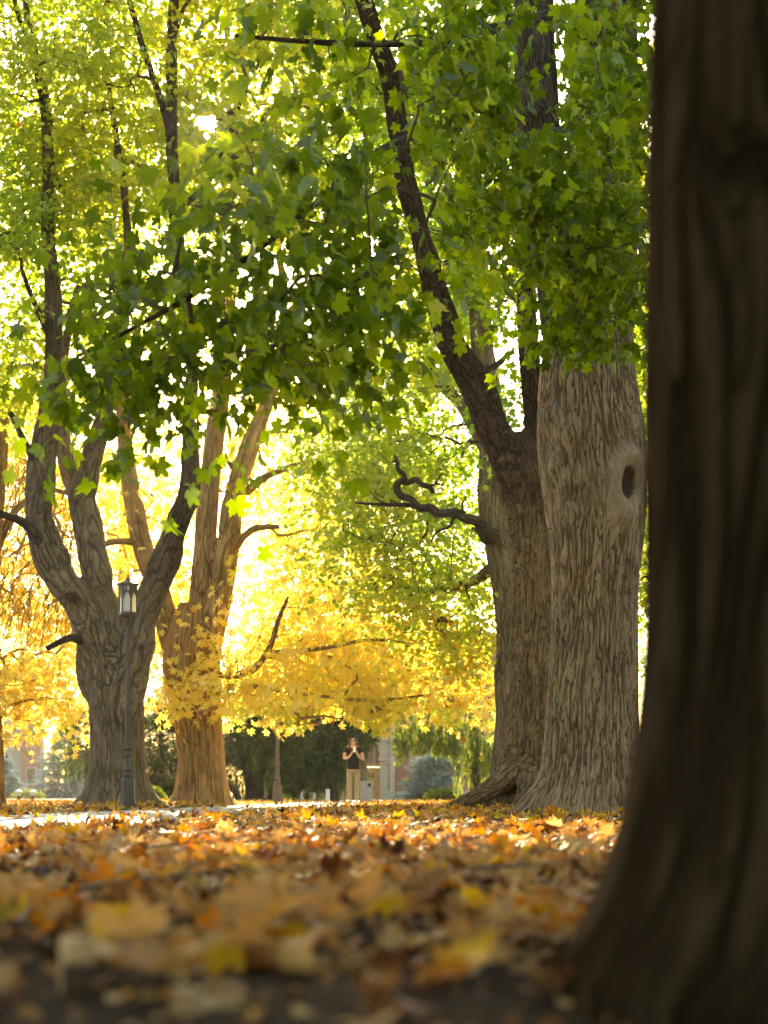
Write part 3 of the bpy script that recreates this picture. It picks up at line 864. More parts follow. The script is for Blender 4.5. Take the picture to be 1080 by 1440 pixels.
b3 = [(560, 600, 24.5, 115, 125, 2.5, 130), (610, 830, 24.5, 90, 110, 2, 105), (620, 430, 24.5, 90, 120, 2.5, 130), (520, 760, 25, 90, 110, 2.5, 85), (600, 700, 25.5, 90, 90, 1.5, 65), (600, 200, 25.5, 120, 160, 2.5, 130), (915, 600, 24, 30, 220, 1.5, 60), (470, 620, 25.5, 60, 90, 2, 40), (660, 920, 24.5, 40, 60, 1.5, 30)]
def keep_front(p):
    """few leaves stand before the bare branch"""
    _, u, v = in_frame(p)
    return ~((p[:, 1] < 22.6) & (u > 540) & (u < 700) & (v > 620) & (v < 760))
grow_crown(T3, np.vstack(sk3), ellipsoids(b3), MAPLE_LO, LEAF_C, TWIG, K=36, spread=.58, size=(.06, .092), tint=(.06, .8), zcol=lambda p: .4 * np.clip((4.2 - p[:, 2]) / 2.5, 0, 1), parts=200, keep=keep_front)

# --- left tree with the lamp before it
TA = empty('maple_tree', trunk_base(165, 24), 'grey forked maple with spreading limbs rising behind the lamp post', 'tree', 'trees in the park')
ska = wood('trunk', [  # dark rows: shade painted into the bark of the upper limbs
    (px([(166, 1155, 92), (166, 1120, 86), (166, 1070, 78), (164, 1010, 76), (162, 960, 78), (157, 920, 74), (150, 880, 58), (145, 840, 34)], 24), dict(ds=.06, sides=60, flare=(.5, .34), rough=.06, seed=7.7, z0=TA.location.z, roots=[(rad(195), .9, .35), (rad(250), .6, .3), (rad(300), .7, .3), (rad(345), .9, .35)])),
    (px([(160, 985, 44), (147, 925, 54), (115, 855, 50), (84, 810, 46), (64, 772, 44), (54, 720, 40), (58, 650, 36), (70, 580, 30), (77, 500, 27), (75, 420, 25), (67, 320, 20), (68, 230, 17), (62, 140, 16), (45, 60, 13), (34, -20, 10), (30, -120, 8)], 23.85), dict(ds=.08, sides=30, rough=.14, seed=8.8, dark=(1.5, 3, .5))),
    (px([(156, 960, 44), (145, 860, 44), (127, 760, 42), (116, 705, 40), (119, 680, 38), (131, 640, 32), (146, 590, 24), (158, 540, 20), (168, 480, 18), (176, 420, 18), (180, 330, 13), (165, 200, 10), (140, 50, 8)], 24.2), dict(ds=.08, sides=28, rough=.08, seed=9.9, dark=(1.5, 3, .4))),
    (px([(122, 740, 30), (106, 690, 28), (92, 640, 25), (86, 580, 20), (90, 500, 14), (110, 400, 10)], 24.4), dict(ds=.08, sides=20, seed=1.9)),
    (px([(172, 1010, 44), (186, 945, 50), (207, 855, 42), (230, 795, 38), (252, 735, 33), (265, 690, 30), (268, 640, 26), (266, 580, 21), (270, 510, 18), (262, 430, 18), (250, 340, 19), (243, 240, 18), (241, 140, 17), (243, 40, 15), (246, -60, 11)], 23.8), dict(ds=.08, sides=28, rough=.14, seed=2.9, dark=(1.0, 2.2, .85))),
    (px([(150, 1000, 30, 24.3), (122, 958, 26, 24.3), (118, 920, 24, 24.3), (126, 870, 18, 24.3)]), dict(ds=.08, sides=18, rough=.1, seed=2.2)),
    (px([(118, 868, 20, 23.7), (100, 838, 20, 23.5), (94, 826, 17, 23.2)]), dict(ds=.05, sides=16, rough=.1, seed=3.2))], BARK_GREY, TA, .04, 5)
for pts in ([(70, 780, 22, 23.8), (42, 742, 14, 23.5), (18, 728, 12, 23.3), (-20, 718, 9, 23.2)], [(55, 660, 14, 23.8), (38, 628, 10, 23.7), (14, 580, 8, 23.6)], [(74, 480, 12, 23.8), (48, 425, 8, 23.8), (30, 378, 6, 23.7)],
            [(242, 190, 14, 23.6), (226, 140, 10, 23.5), (202, 70, 9, 23.4), (182, 0, 7, 23.3)], [(118, 900, 16, 23.7), (96, 898, 10, 23.4), (66, 912, 8, 23.2)], [(60, 140, 10, 23.7), (45, 70, 9, 23.6), (25, 20, 7, 23.5), (15, -30, 5, 23.5)],
            [(246, 300, 10, 23.6), (290, 260, 7, 24.0), (310, 220, 5, 24.2), (350, 115, 4, 24.4)], [(240, 60, 9, 23.6), (260, 10, 7, 23.6), (300, -60, 5, 23.7)]):
    ska.append(limb_obj('branch', px(pts), BARK_LIMB, TA, ds=.05, sides=10, rough=.1, seed=pts[0][0] * .1))
ba = [(110, 130, 24.5, 150, 160, 3, 210), (80, 330, 25, 110, 110, 2.3, 80), (320, 200, 25.5, 140, 150, 2.6, 140), (180, -90, 24.5, 280, 100, 3, 130), (40, 520, 25.2, 70, 100, 1.5, 40), (230, 420, 26, 120, 100, 2, 34), (460, 90, 25.5, 110, 130, 2.5, 90), (330, 0, 25, 150, 80, 2.5, 70), (430, 270, 26, 100, 80, 2, 60), (180, 260, 26.5, 120, 120, 2, 60), (20, 330, 24, 60, 200, 1.2, 50), (290, 172, 26.5, 80, 80, 1.2, 46)]
BA_EXTRA = 1


def gap_sun(p):
    """the crown is thin where the low sun stands"""
    _, u, v = in_frame(p)
    d = np.hypot(u - 290, v - 172)
    return d > 15 + 8 * vnoise(np.stack([u * .09, v * .09, 0 * u], -1))
grow_crown(TA, np.vstack(ska), ellipsoids(ba), MAPLE_LO, LEAF_A, TWIG, K=42, spread=.62, size=(.066, .098), tint=(.02, .66), parts=250, zcol=lambda p: .12 * np.clip((p[:, 0] + 5.2) / 3, -1, .6), keep=gap_sun)

# --- golden tree beside it
TB = empty('chestnut_tree', trunk_base(285, 28), 'golden horse chestnut with orange brown furrowed trunk right of the lamp', 'tree', 'trees in the park')
skb = wood('trunk', [
    (px([(284, 1155, 78), (284, 1110, 72), (282, 1060, 68), (276, 1000, 72), (270, 950, 80), (272, 900, 78), (276, 850, 50)], 28), dict(ds=.06, sides=60, flare=(.35, .3), rough=.09, seed=3.3, z0=TB.location.z, roots=[(rad(190), .6, .4), (rad(255), .8, .25), (rad(290), .7, .25), (rad(350), .9, .35)])),
    (px([(268, 980, 40), (244, 905, 38), (222, 830, 32), (203, 775, 30), (188, 710, 27), (180, 660, 24), (172, 580, 18), (160, 480, 12)], 28.3), dict(ds=.08, sides=24, seed=3.8)),
    (px([(276, 970, 44), (284, 870, 42), (288, 780, 34), (292, 710, 31), (300, 630, 28), (310, 560, 25), (318, 490, 20), (326, 400, 15), (330, 300, 11)], 28), dict(ds=.08, sides=24, seed=4.4)),
    (px([(278, 960, 44), (304, 860, 38), (318, 790, 33), (326, 720, 31), (340, 660, 29), (358, 610, 25), (374, 570, 20), (392, 520, 15), (398, 400, 12), (372, 230, 10), (398, 140, 12), (412, 70, 10), (420, 20, 8)], 27.8), dict(ds=.08, sides=24, seed=4.9))], BARK_GOLD, TB, .042, 4)
for pts in ([(330, 770, 14, 27.8), (345, 752, 10, 27.4), (364, 742, 9, 27.2), (392, 741, 6, 27)], [(348, 690, 14, 27.7), (378, 668, 10, 27.3), (425, 652, 8, 27), (500, 636, 5, 26.8)], [(300, 950, 14, 27.7), (350, 945, 10, 27), (378, 912, 8, 26.6), (392, 870, 7, 26.4), (405, 840, 4, 26.2)],
            [(372, 918, 7, 26.7), (450, 912, 6, 26.3), (520, 900, 5, 26), (580, 905, 3, 26)], [(200, 762, 12, 28.4), (160, 762, 9, 28), (135, 772, 7, 27.8)], [(330, 660, 9, 28), (320, 648, 6, 27.9), (317, 638, 4, 27.9)], [(285, 1000, 10, 27.5), (330, 965, 8, 26.8), (420, 975, 6, 26.5), (520, 985, 4, 26.4), (620, 975, 3, 26.2)]):
    skb.append(limb_obj('branch', px(pts), BARK_GOLD, TB, ds=.06, sides=9, rough=.1, seed=pts[0][1] * .1))
bb = [(330, 640, 30, 120, 120, 2, 48), (440, 690, 29.5, 95, 130, 2.5, 75), (180, 690, 30, 90, 110, 2, 70), (450, 850, 28.5, 130, 115, 3.2, 130), (310, 900, 26.6, 90, 90, 1.0, 9), (560, 930, 28, 100, 75, 2.6, 90), (420, 950, 28, 120, 70, 2.8, 110), (230, 830, 29.5, 70, 90, 1.5, 50), (350, 500, 29.5, 130, 80, 2.4, 34), (650, 985, 27, 45, 22, 1.2, 30), (240, 965, 27.2, 40, 40, .5, 14), (470, 1005, 27, 120, 22, 1.6, 60), (330, 985, 27.2, 60, 30, 1.2, 26)]
def keepb(p):
    _, u, v = in_frame(p)
    return v < 1012 + 34 * vnoise(p * np.array((1.9, 1.2, 0)) + 5) - 14 * np.exp(-((u - 495) / 35) ** 2)
grow_crown(TB, np.vstack(skb), ellipsoids(bb), PALM, LEAF_B, TWIG_GOLD, twig_r=.0034, rmax=.035, K=22, spread=.62, size=(.08, .16), tint=(.0, .85), flat=.75, tilt=1.0, droop=1.2, patch=.3, parts=250, keep=keepb)

# --- golden tree at the left edge, with hanging bare twigs
TL = empty('chestnut_tree', trunk_base(-14, 27), 'golden tree at the left picture edge with bare drooping orange twigs', 'tree', 'trees in the park')
limb_obj('trunk', px([(-14, 1150, 44), (-14, 1100, 40), (-16, 1000, 36), (-20, 900, 34), (-14, 780, 28), (0, 650, 20), (10, 500, 12)], 27), BARK_GOLD, TL, ds=.08, sides=30, flare=(.4, .3), seed=6.2, z0=TL.location.z, roots=[(rad(330), .8, .4)])
skl = [np.array([P(-14, 800, 27), P(-8, 720, 27), P(0, 650, 27), P(5, 580, 27), P(-18, 900, 27)])]
skl.append(limb_obj('branch', px([(-14, 800, 14, 27), (20, 720, 10, 27.5), (70, 690, 7, 28), (110, 700, 4, 28)]), BARK_GOLD, TL, ds=.08, sides=8, seed=7.1))
mb = MB()
for i in range(240):
    x0, y0 = R.uniform(-30, 110), R.uniform(640, 860)
    Yd = R.uniform(26.5, 29)
    a = P(x0, y0, Yd)
    dx, dz = R.normal() * .35 - .25, R.uniform(.7, 2.0)
    q = [a + np.array((dx * t + .05 * math.sin(t * 9 + i), R.normal() * .04, -dz * t ** 1.3 + .35 * t * (1 - t))) for t in (0, .25, .5, .75, 1)]
    for k in range(4): mb.bar(q[k], q[k + 1], .013 * (1 - .18 * k), 4, .013 * (1 - .18 * (k + 1)))
mb.v = [tuple(np.array(v) - np.array(TL.location)) for v in mb.v]
tw = mb.build('hanging_twigs', TWIG_GOLD, TL); tw['kind'] = 'stuff'
bl = [(20, 760, 30, 100, 150, 2.3, 110), (40, 980, 27.8, 100, 75, 2.0, 62), (0, 600, 30, 80, 110, 2, 45), (70, 880, 29.5, 60, 70, 1.5, 24)]
grow_crown(TL, np.vstack(skl), ellipsoids(bl), PALM, LEAF_B, TWIG_GOLD, K=24, spread=.5, size=(.08, .14), tint=(.2, 1), flat=.75, tilt=1.0, droop=1.2, keep=lambda p: p[:, 2] > .95 + .35 * vnoise(p * np.array((1.8, 1, 0))))

# --- two trees farther back that close the view
for (pxc, Y, bl, lm, tn, lab) in ((505, 56, [(520, 640, 56, 140, 200, 3.5, 120), (370, 760, 57, 120, 170, 3, 60), (520, 880, 55, 170, 110, 3, 120), (620, 420, 56, 120, 90, 3, 40)], LEAF_A, (0.1, .9), 'distant golden crown filling the gap between the two tree pairs'),
                                  (985, 44, [(950, 700, 44, 60, 160, 2.5, 60), (940, 980, 44, 60, 150, 2, 60), (935, 400, 44, 60, 160, 2, 50)], LEAF_C, (.0, .6), 'distant green tree showing in the gap right of the massive trunk'),
                                  (172, 47, [(100, 590, 47, 140, 170, 3, 110), (60, 850, 47, 120, 140, 2.5, 90), (-40, 300, 47, 80, 150, 3, 30), (30, 960, 47, 80, 40, 2, 60), (230, 880, 47, 70, 100, 2, 40)], LEAF_B, (.1, .9), 'distant orange gold tree hidden behind the lamp and grey maple')):
    T = empty('maple_tree', trunk_base(pxc, Y), lab, 'tree', 'trees in the park')
    c = limb_obj('trunk', px([(pxc, 1150, 26), (pxc, 1100, 24), (pxc, 900, 20), (pxc + 4, 700, 16), (pxc - 6, 500, 11), (pxc, 300, 7)], Y), BARK_GREY, T, ds=.2, sides=16, seed=1.0)
    grow_crown(T, c[len(c) // 3:], ellipsoids(bl), MAPLE_XLO, lm, TWIG, K=42, spread=.95, size=(.11, .16), tint=tn, twig_r=.008)

# --- the near trunk, out of focus
T0 = empty('maple_tree', Vector((.808, 1.76, -.02)), 'dark blurred trunk standing closest to the camera along the right edge', 'tree', 'trees in the park')
q = [(.808, 1.76, -.12, .468), (.808, 1.76, 0, .466), (.808, 1.76, .15, .465), (.808, 1.76, .4, .462), (.808, 1.76, .8, .46), (.808, 1.76, 1.3, .455), (.812, 1.77, 2.0, .43), (.81, 1.8, 3.0, .41), (.84, 1.85, 4.2, .42)]
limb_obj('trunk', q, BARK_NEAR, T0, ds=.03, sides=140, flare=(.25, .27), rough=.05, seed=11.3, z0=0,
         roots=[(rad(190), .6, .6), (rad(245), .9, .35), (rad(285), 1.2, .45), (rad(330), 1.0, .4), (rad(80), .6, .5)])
skn = []
for a, l in ((20, 4.5), (95, 4.0), (170, 4.5), (245, 5.0), (310, 4.6)):
    d = np.array((math.cos(rad(a)), math.sin(rad(a)), 0))
    b0 = np.array((.84, 1.85, 3.9))
    pts = [(*(b0 + d * l * t + np.array((0, 0, 2.6 * t ** .8))), .2 * (1 - t) + .02) for t in (0, .25, .55, 1)]
    skn.append(limb_obj('limb', pts, BARK_NEAR, T0, ds=.15, sides=14, seed=a * .1))
cen = np.stack([R.uniform(-5, 6.5, 700), R.uniform(-7, 5.0, 700), R.uniform(3.6, 8.0, 700)], -1)
cen = cen[(cen[:, 2] > .22 + .58 * cen[:, 1] + 1.0)]
grow_crown(T0, np.vstack(skn), cen, MAPLE_XLO, LEAF_G, TWIG, K=20, spread=.6, size=(.11, .16), tint=(.1, .9), twig_r=.004)
# two unseen maples added behind the camera, low crowned to shade the near trunk
for bx, by, sd in ((2.8, -5.5, 1), (-3.6, -7.5, 2)):
    T = empty('maple_tree', Vector((bx, by, -.02)), ('unseen green maple added for shade behind the camera on the right', 'unseen green maple added for shade behind the camera on the left')[sd - 1], 'tree', 'trees in the park')
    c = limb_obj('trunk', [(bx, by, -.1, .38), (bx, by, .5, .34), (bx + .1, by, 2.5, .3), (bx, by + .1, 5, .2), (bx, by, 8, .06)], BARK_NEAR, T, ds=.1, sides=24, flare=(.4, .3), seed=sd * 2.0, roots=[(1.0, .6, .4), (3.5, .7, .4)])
    d = R.normal(size=(420, 3)); d /= np.linalg.norm(d, axis=1)[:, None]
    cen = np.array((bx, by, 5.0)) + d * R.uniform(.5, 1, 420)[:, None] * np.array((4.2, 3.4, 3.9))
    grow_crown(T, c[len(c) // 4:], cen, MAPLE_XLO, LEAF_G, TWIG, K=20, spread=.65, size=(.13, .18), tint=(.1, .9), twig_r=.005)

# ------------------------------------------------------------------ fallen leaves
def far_leaf(seed):
    V, Fc = curled(seed % 2, seed, False)
    return V, Fc


HIV = [curled(i % 2, 40 + i) for i in range(9)]
LOV = [far_leaf(80 + i) for i in range(7)]


def mid_leaf(V, Fc):
    n = len(outline(HI)); keep = [0] + list(range(1 + n, 1 + 2 * n)); W = V[keep]
    return W, np.array([(0, 1 + (i + 1) % n, 1 + i) for i in range(n)])


MIDV = [mid_leaf(*t) for t in HIV]


def t0_edge(v):
    return np.interp(v, [700, 830, 1000, 1100, 1200, 1300, 1440], [912, 905, 880, 860, 835, 812, 790])


def litter(n, y0, y1, dens_pow):
    yy = (R.uniform(0, 1, n) * (y1 ** dens_pow - y0 ** dens_pow) + y0 ** dens_pow) ** (1 / dens_pow)
    w = .30 * yy + .9
    xx = R.uniform(-1, 1, n) * w
    # drifts: leaves gather in patches and the soil shows between them
    pt = fbm(np.stack([xx * 1.3, yy * .55, 0 * xx + 3], -1), 2)
    l, r = path_edge(yy)
    onp = (xx > l) & (xx < r)
    bare = np.clip((2.0 - yy) / .4, 0, 1) * .74 + .4 * np.exp(-((yy - 2.9) / .5) ** 2)
    k = (pt > R.uniform(-1.5, .25, n)) & (R.uniform(size=n) > onp * .9) & (R.uniform(size=n) > bare)
    k &= np.hypot(xx - .8, yy - 1.76) > .57
    for T, rr in ((T1, .75), (T2, .6), (TA, .6), (TB, .6), (T3, .4)):
        k &= np.hypot(xx - T.location.x, yy - T.location.y) > rr
    xx, yy = xx[k], yy[k]
    m = len(xx)
    zz = gz(xx, yy) + .008 + R.uniform(0, 1, m) ** 2 * .06
    onp = onp[k]; zz = np.where(onp, .018 + R.uniform(0, .02, m), zz)
    nrm = R.normal(size=(m, 3)) * np.where(R.uniform(size=m) < .25, .9, .38)[:, None]; nrm[:, 2] = 1
    ang = R.uniform(0, 2 * math.pi, m)
    tip = np.stack([np.cos(ang), np.sin(ang), R.normal(size=m) * .2], -1)
    tint = np.clip(R.choice([.02, .13, .22, .3, .36, .45, .52, .62, .7, .8, .88, .93, 1.0], m, p=[.06, .07, .07, .10, .13, .18, .14, .08, .06, .06, .03, .01, .01]) + R.normal(size=m) * .03, 0, 1)
    # nearer the golden tree more of them are yellow
    tint = np.where((R.uniform(size=m) < np.clip((yy - 6) / 14, 0, .4)), R.uniform(.68, .95, m), tint)
    return np.stack([xx, yy, zz], -1), frames(tip, nrm), R.uniform(.042, .082, m), tint


pos, M, sz, tn = litter(7000, 1.0, 8.0, 1.65)
inf, u, v = in_frame(pos, 40)
score = np.where(inf & (u < t0_edge(v) - 5), sz / pos[:, 1], 0)
pick = np.argsort(-score)[:300]
rest = np.ones(len(pos), bool); rest[pick] = False
first = (pos[:, 1] > 1.5) | ((pos[:, 0] < .1) & (np.abs(M[:, 2, 2]) > .7) & (pos[:, 1] > 1.2))
rest &= first; pick = pick[first[pick]]
CN = [(.08, 'dark brown'), (.2, 'russet brown'), (.4, 'tan'), (.56, 'straw coloured'), (.7, 'orange'), (.85, 'amber'), (.965, 'yellow'), (2, 'olive green')]
vidx = R.integers(0, len(HIV), len(pos))
COLS = [(110, 'at the left edge'), (230, 'below the lamp post'), (340, 'below the golden chestnut'), (450, 'below the second lamp'), (550, 'below the person'), (680, 'below the conifer'), (2000, 'by the near trunk')]
ROWS = [(1238, 'in the upper litter'), (1275, 'in the middle litter'), (1315, 'in the lower litter'), (1375, 'on the bottom soil'), (9999, 'at the bottom edge')]
ORD = ['leftmost', 'second', 'third', 'fourth', 'fifth', 'sixth', 'seventh', 'eighth', 'ninth', 'tenth']
slots = {}
for i in pick:
    o = leaf_objects(None, HIV[vidx[i]], pos[i:i + 1], M[i:i + 1], sz[i:i + 1], tn[i:i + 1], LEAF_FALL, 'fallen_leaf')[0]
    cn = next(c for lim, c in CN if round(tn[i] * 11) / 11 < lim)
    up = abs(M[i][2, 2])
    tilt = 'upright' if up < .55 else 'tilted' if up < .87 else 'flat'
    row = next(c for lim, c in ROWS if v[i] < lim); colm = next(c for lim, c in COLS if u[i] < lim)
    slots.setdefault(f'{tilt} {cn} maple leaf {row} {colm}', []).append((u[i], o))
for lab, l_ in slots.items():
    l_.sort(key=lambda t: t[0])
    for k, (_, o) in enumerate(l_):
        end = '' if len(l_) == 1 else ', leftmost' if k == 0 else f', {ORD[k]} from left'
        tag(o, lab + end, 'leaf', 'fallen leaves on the ground')
SIZ = lambda k: sz[k]
big = []
for k in range(len(HIV)):
    for tp, zone in ((HIV, pos[:, 1] < 3.6), (MIDV, pos[:, 1] >= 3.6)):
        s = rest & (vidx == k) & zone
        big.append((tp[k], pos[s], M[s], sz[s], tn[s]))
p2, M2, s2, t2 = litter(26000, 8.5, 46, 1.4)
v2 = R.integers(0, len(LOV), len(p2))
for k in range(len(LOV)):
    s = v2 == k
    big.append((LOV[k], p2[s], M2[s], s2[s], t2[s]))
AV = []; AF = []; AT = []; off = 0
for (V, Fc), p, m_, s_, t_ in big:
    n, k = len(p), len(V)
    W = np.einsum('nij,kj->nki', m_ * s_[:, None, None], V) + p[:, None, :]
    AV.append(W.reshape(-1, 3)); AF.append((Fc[None] + (np.arange(n) * k)[:, None, None]).reshape(-1, 3) + off); AT.append(np.repeat(t_, len(Fc))); off += n * k
lit = link('leaf_litter', mesh_from('leaf_litter', np.vstack(AV), np.vstack(AF), [LEAF_FALL], False, None, np.concatenate(AT)), None, 'stuff')
tag(lit, 'thick carpet of orange, tan and yellow fallen maple leaves over the ground', 'leaf litter')


for i, (a, b_, bend, lab) in enumerate((((-.55, 2.55), (-.2, 2.72), .03, 'thin grey fallen twig in the left foreground litter, nearest the lens'), ((.12, 3.1), (.45, 3.02), .04, 'thin grey fallen twig in the litter left of the near trunk'),
                                         ((-.9, 4.4), (-.42, 4.62), .05, 'thin fallen twig lying among leaves at the left, farther back'))):
    d = np.array((b_[0] - a[0], b_[1] - a[1])); pr = np.array((-d[1], d[0]))
    rows = [(a[0] + d[0] * t + pr[0] * .15 * math.sin(t * 5 + i), a[1] + d[1] * t + pr[1] * .15 * math.sin(t * 5 + i), float(gz(a[0] + d[0] * t, a[1] + d[1] * t)) + .05 + bend * t, .005 * (1.2 - t)) for t in (0, .25, .5, .75, 1)]
    r_ = empty('fallen_twig', rows[0][:3], lab, 'twig', 'fallen twigs')
    limb_obj('stem', rows, TWIG, r_, ds=.03, sides=7, rough=.15, seed=i)
    q = rows[2]
    limb_obj('side_shoot', [q, (q[0] + .05, q[1] + .05, q[2] + .03, .003), (q[0] + .13, q[1] + .06, q[2] + .035, .0015)], TWIG, r_, ds=.03, sides=6, seed=i + .5)

# crumbs of older leaves and bark on the soil
nb = 5200
yb = R.uniform(1.0 ** 1.4, 6 ** 1.4, nb) ** (1 / 1.4); xb = R.uniform(-1, 1, nb) * (.3 * yb + .7)
ok = np.hypot(xb - .8, yb - 1.76) > .56
pb = np.stack([xb, yb, gz(xb, yb) + .004 + R.uniform(0, .008, nb)], -1)[ok]
an = R.uniform(0, 6.28, len(pb)); nrb = R.normal(size=(len(pb), 3)) * .5; nrb[:, 2] = 1
cr = (np.array([(0, 0, 0), (.5, .3, .15), (.25, .95, 0), (-.35, .7, .2), (-.45, .1, 0)], float), np.array([(0, 1, 2), (0, 2, 3), (0, 3, 4)]))
tag(link('leaf_crumbs', leaf_mesh('leaf_crumbs', cr, pb, frames(np.stack([np.cos(an), np.sin(an), R.normal(size=len(pb)) * .3], -1), nrb), R.uniform(.006, .03, len(pb)), R.uniform(.0, .55, len(pb)), LEAF_FALL), None, 'stuff'),
    'brown crumbs of older leaves and bark scattered on the bare soil', 'leaf litter')


def one_leaf(label, p, tip, nrm, size, tint, tm=0):
    o = leaf_objects(None, HIV[tm], np.array([p]), frames(np.array([tip], float), np.array([nrm], float)), np.array([size]), np.array([tint]), LEAF_FALL, 'fallen_leaf')[0]
    return tag(o, label, 'leaf', 'single leaves apart from the carpet')


one_leaf('orange leaf propped against the foot of the massive trunk', P(775, 1142, 13.1), (.9, .1, .35), (-.2, -.8, .5), .115, .62, 2)
one_leaf('small orange leaf at the foot of the massive trunk, right of the larger one', P(818, 1145, 13.0), (.8, 0, .2), (0, -.7, .6), .06, .66, 4)
for lab, a, Y, s, tn_, tp, nr in (
        ('yellow leaf falling through the air, lowest right before the hanging conifer', (677, 1067), 16, .055, .9, (.8, .1, .3), (.3, -.7, .5)),
        ('brown orange leaf falling through the air, highest of those near the conifer', (653, 1040), 16.5, .055, .64, (.3, .2, .8), (.4, -.8, .1)),
        ('pale yellow leaf falling edge on beside the blue spruce', (652, 1084), 15.5, .06, .93, (.6, .1, -.9), (.8, -.3, .5)),
        ('small yellow leaf falling before the brick church wall', (570, 1095), 19, .045, .9, (.9, .2, .1), (0, -.8, .5)),
        ('small pinkish orange leaf falling just right of the lamp post', (207, 1084), 18, .05, .55, (.9, .1, .2), (.1, -.9, .4)),
        ('orange leaf hanging in the air before the green leaves at left', (28, 177), 12, .05, .66, (.9, .1, .1), (0, -.8, .5))):
    one_leaf(lab, P(a[0], a[1], Y), tp, nr, s, tn_, len(lab) % 5)


# ------------------------------------------------------------------ lamps
LAMP = plain('lamp_metal', (.075, .056, .042), .55, .1, .15, 12, .05)
m, nt, out = new_mat('lamp_glass')
b = N(nt, 'ShaderNodeBsdfPrincipled'); b.inputs['Base Color'].default_value = (.86, .84, .78, 1); b.inputs['Roughness'].default_value = .35; b.inputs['Transmission Weight'].default_value = .75; b.inputs['IOR'].default_value = 1.1
nt.links.new(b.outputs[0], out.inputs[0]); LGLASS = m
FROST = plain('frosted_globe', (.8, .77, .68), .4, 0, .03)


def make_lamp(loc, label, metal=LAMP):
    t = empty('lamp_post', loc, label, 'lamp post', 'lamp posts in the park')
    o8 = math.pi / 8
    MB().lathe((0, 0, 0), [(.145, -.1), (.145, .05), (.118, .09), (.112, .10), (.105, .42), (.085, .46), (.072, .47)], 8, o8).build('base', metal, t, bevel=.004)
    MB().lathe((0, 0, 0), [(.06, .46), (.058, .50), (.046, .54), (.042, 1.0), (.034, 2.86), (.034, 2.9)], 16).build('pole', metal, t, True)
    for z, r in ((.50, .078), (.58, .066), (.80, .058), (.90, .068), (2.83, .05)):
        MB().lathe((0, 0, z), [(.036, -.035), (r * .85, -.025), (r, -.008), (r, .008), (r * .85, .02), (.036, .03)], 16).build('collar', metal, t, True)
    MB().lathe((0, 0, 2.86), [(.04, 0), (.06, .02), (.145, .05), (.150, .06), (.150, .09), (.13, .10)], 6, 0).build('lantern_tray', metal, t)
    z0, z1, r = 2.95, 3.36, .132
    for i in range(6):
        a = i * math.pi / 3; a2 = (i + 1) * math.pi / 3
        A = Vector((r * math.cos(a), r * math.sin(a), 0)); B = Vector((r * math.cos(a2), r * math.sin(a2), 0))
        MB().bar(A + Vector((0, 0, z0)), A + Vector((0, 0, z1)), .0135, 5).build('lantern_post', metal, t)
        d = B - A; nn = Vector((d.y, -d.x, 0)).normalized()
        # glass pane
        MB().add([A * .95 + Vector((0, 0, z0)), B * .95 + Vector((0, 0, z0)), B * .95 + Vector((0, 0, z1)), A * .95 + Vector((0, 0, z1))], [(0, 1, 2, 3)]).build('pane', LGLASS, t)
        # pointed arch plate
        mb = MB(); K = 10; lo = []; hi = []
        for k in range(K + 1):
            s = k / K; q = abs(s - .5) * 2
            zz = z1 - .10 - .11 * q ** 1.8
            lo.append(A + d * (.08 + .84 * s) + Vector((0, 0, zz))); hi.append(A + d * (.08 + .84 * s) + Vector((0, 0, z1 - .075)))
        for th in (0, .012):
            mb.add([p + nn * th for p in lo] + [p + nn * th for p in hi], [(k, k + 1, K + 2 + k, K + 1 + k) for k in range(K)])
        mb.build('arch_plate', metal, t)
        # open crenel squares in the frieze
        mb = MB()
        for s in (.12, .5, .88):
            mb.box(A + d * s + Vector((0, 0, z1 - .0375)), (.024, .024, .075), math.atan2(d.y, d.x))
        mb.build('frieze', metal, t)
    MB().lathe((0, 0, 2.95), [(.03, 0), (.045, .05), (.05, .16), (.03, .24), (.01, .26)], 12).build('lamp_globe', FROST, t, True)
    MB().lathe((0, 0, 3.36), [(.16, 0), (.172, .012), (.168, .03), (.12, .05), (.05, .085), (.025, .12), (.012, .125), (.018, .145), (.008, .165), (.005, .27), (.001, .28)], 6, 0).build('roof', metal, t)
    return t


Lp = P(180, 1118, 21.5); lamp1 = make_lamp((Lp[0], 21.5, float(gz(Lp[0], 21.5)) + .0), 'dark lamp post with a six sided lantern before the grey forked maple')
Lp = P(390, 1118, 33); lamp2 = copy_tree(lamp1); lamp2.location = (Lp[0], 33, 0); lamp2['label'] = 'farther lamp post between golden tree and woman, lantern lost in yellow leaves'
Lp = P(82, 1118, 92); lamp3 = copy_tree(lamp1); lamp3.location = (Lp[0], 92, -.3); lamp3['label'] = 'tiny distant lamp post in front of the left blue spruce'

# low garden lights at the far left
GLOW = plain('white_enamel', (.75, .73, .68), .4, 0, .03)
for i, (pxx, Y, lab) in enumerate(((26, 60, 'low white garden light at the far left, the larger of two'), (46, 66, 'smaller low white garden light right of the larger one'))):
    p = P(pxx, 1118, Y)
    t = empty('garden_light', (p[0], Y, 0), lab, 'garden light', 'low garden lights')
    MB().lathe((0, 0, 0), [(.11, -.05), (.11, .02), (.07, .05), (.06, .18)], 12).build('post', LAMP, t, True)
    MB().lathe((0, 0, .18), [(.10, 0), (.11, .03), (.11, .13), (.09, .15)], 12).build('lens', FROST, t, True)
    MB().lathe((0, 0, .33), [(.19, 0), (.18, .03), (.08, .08), (.02, .10)], 12).build('cap', GLOW, t, True)

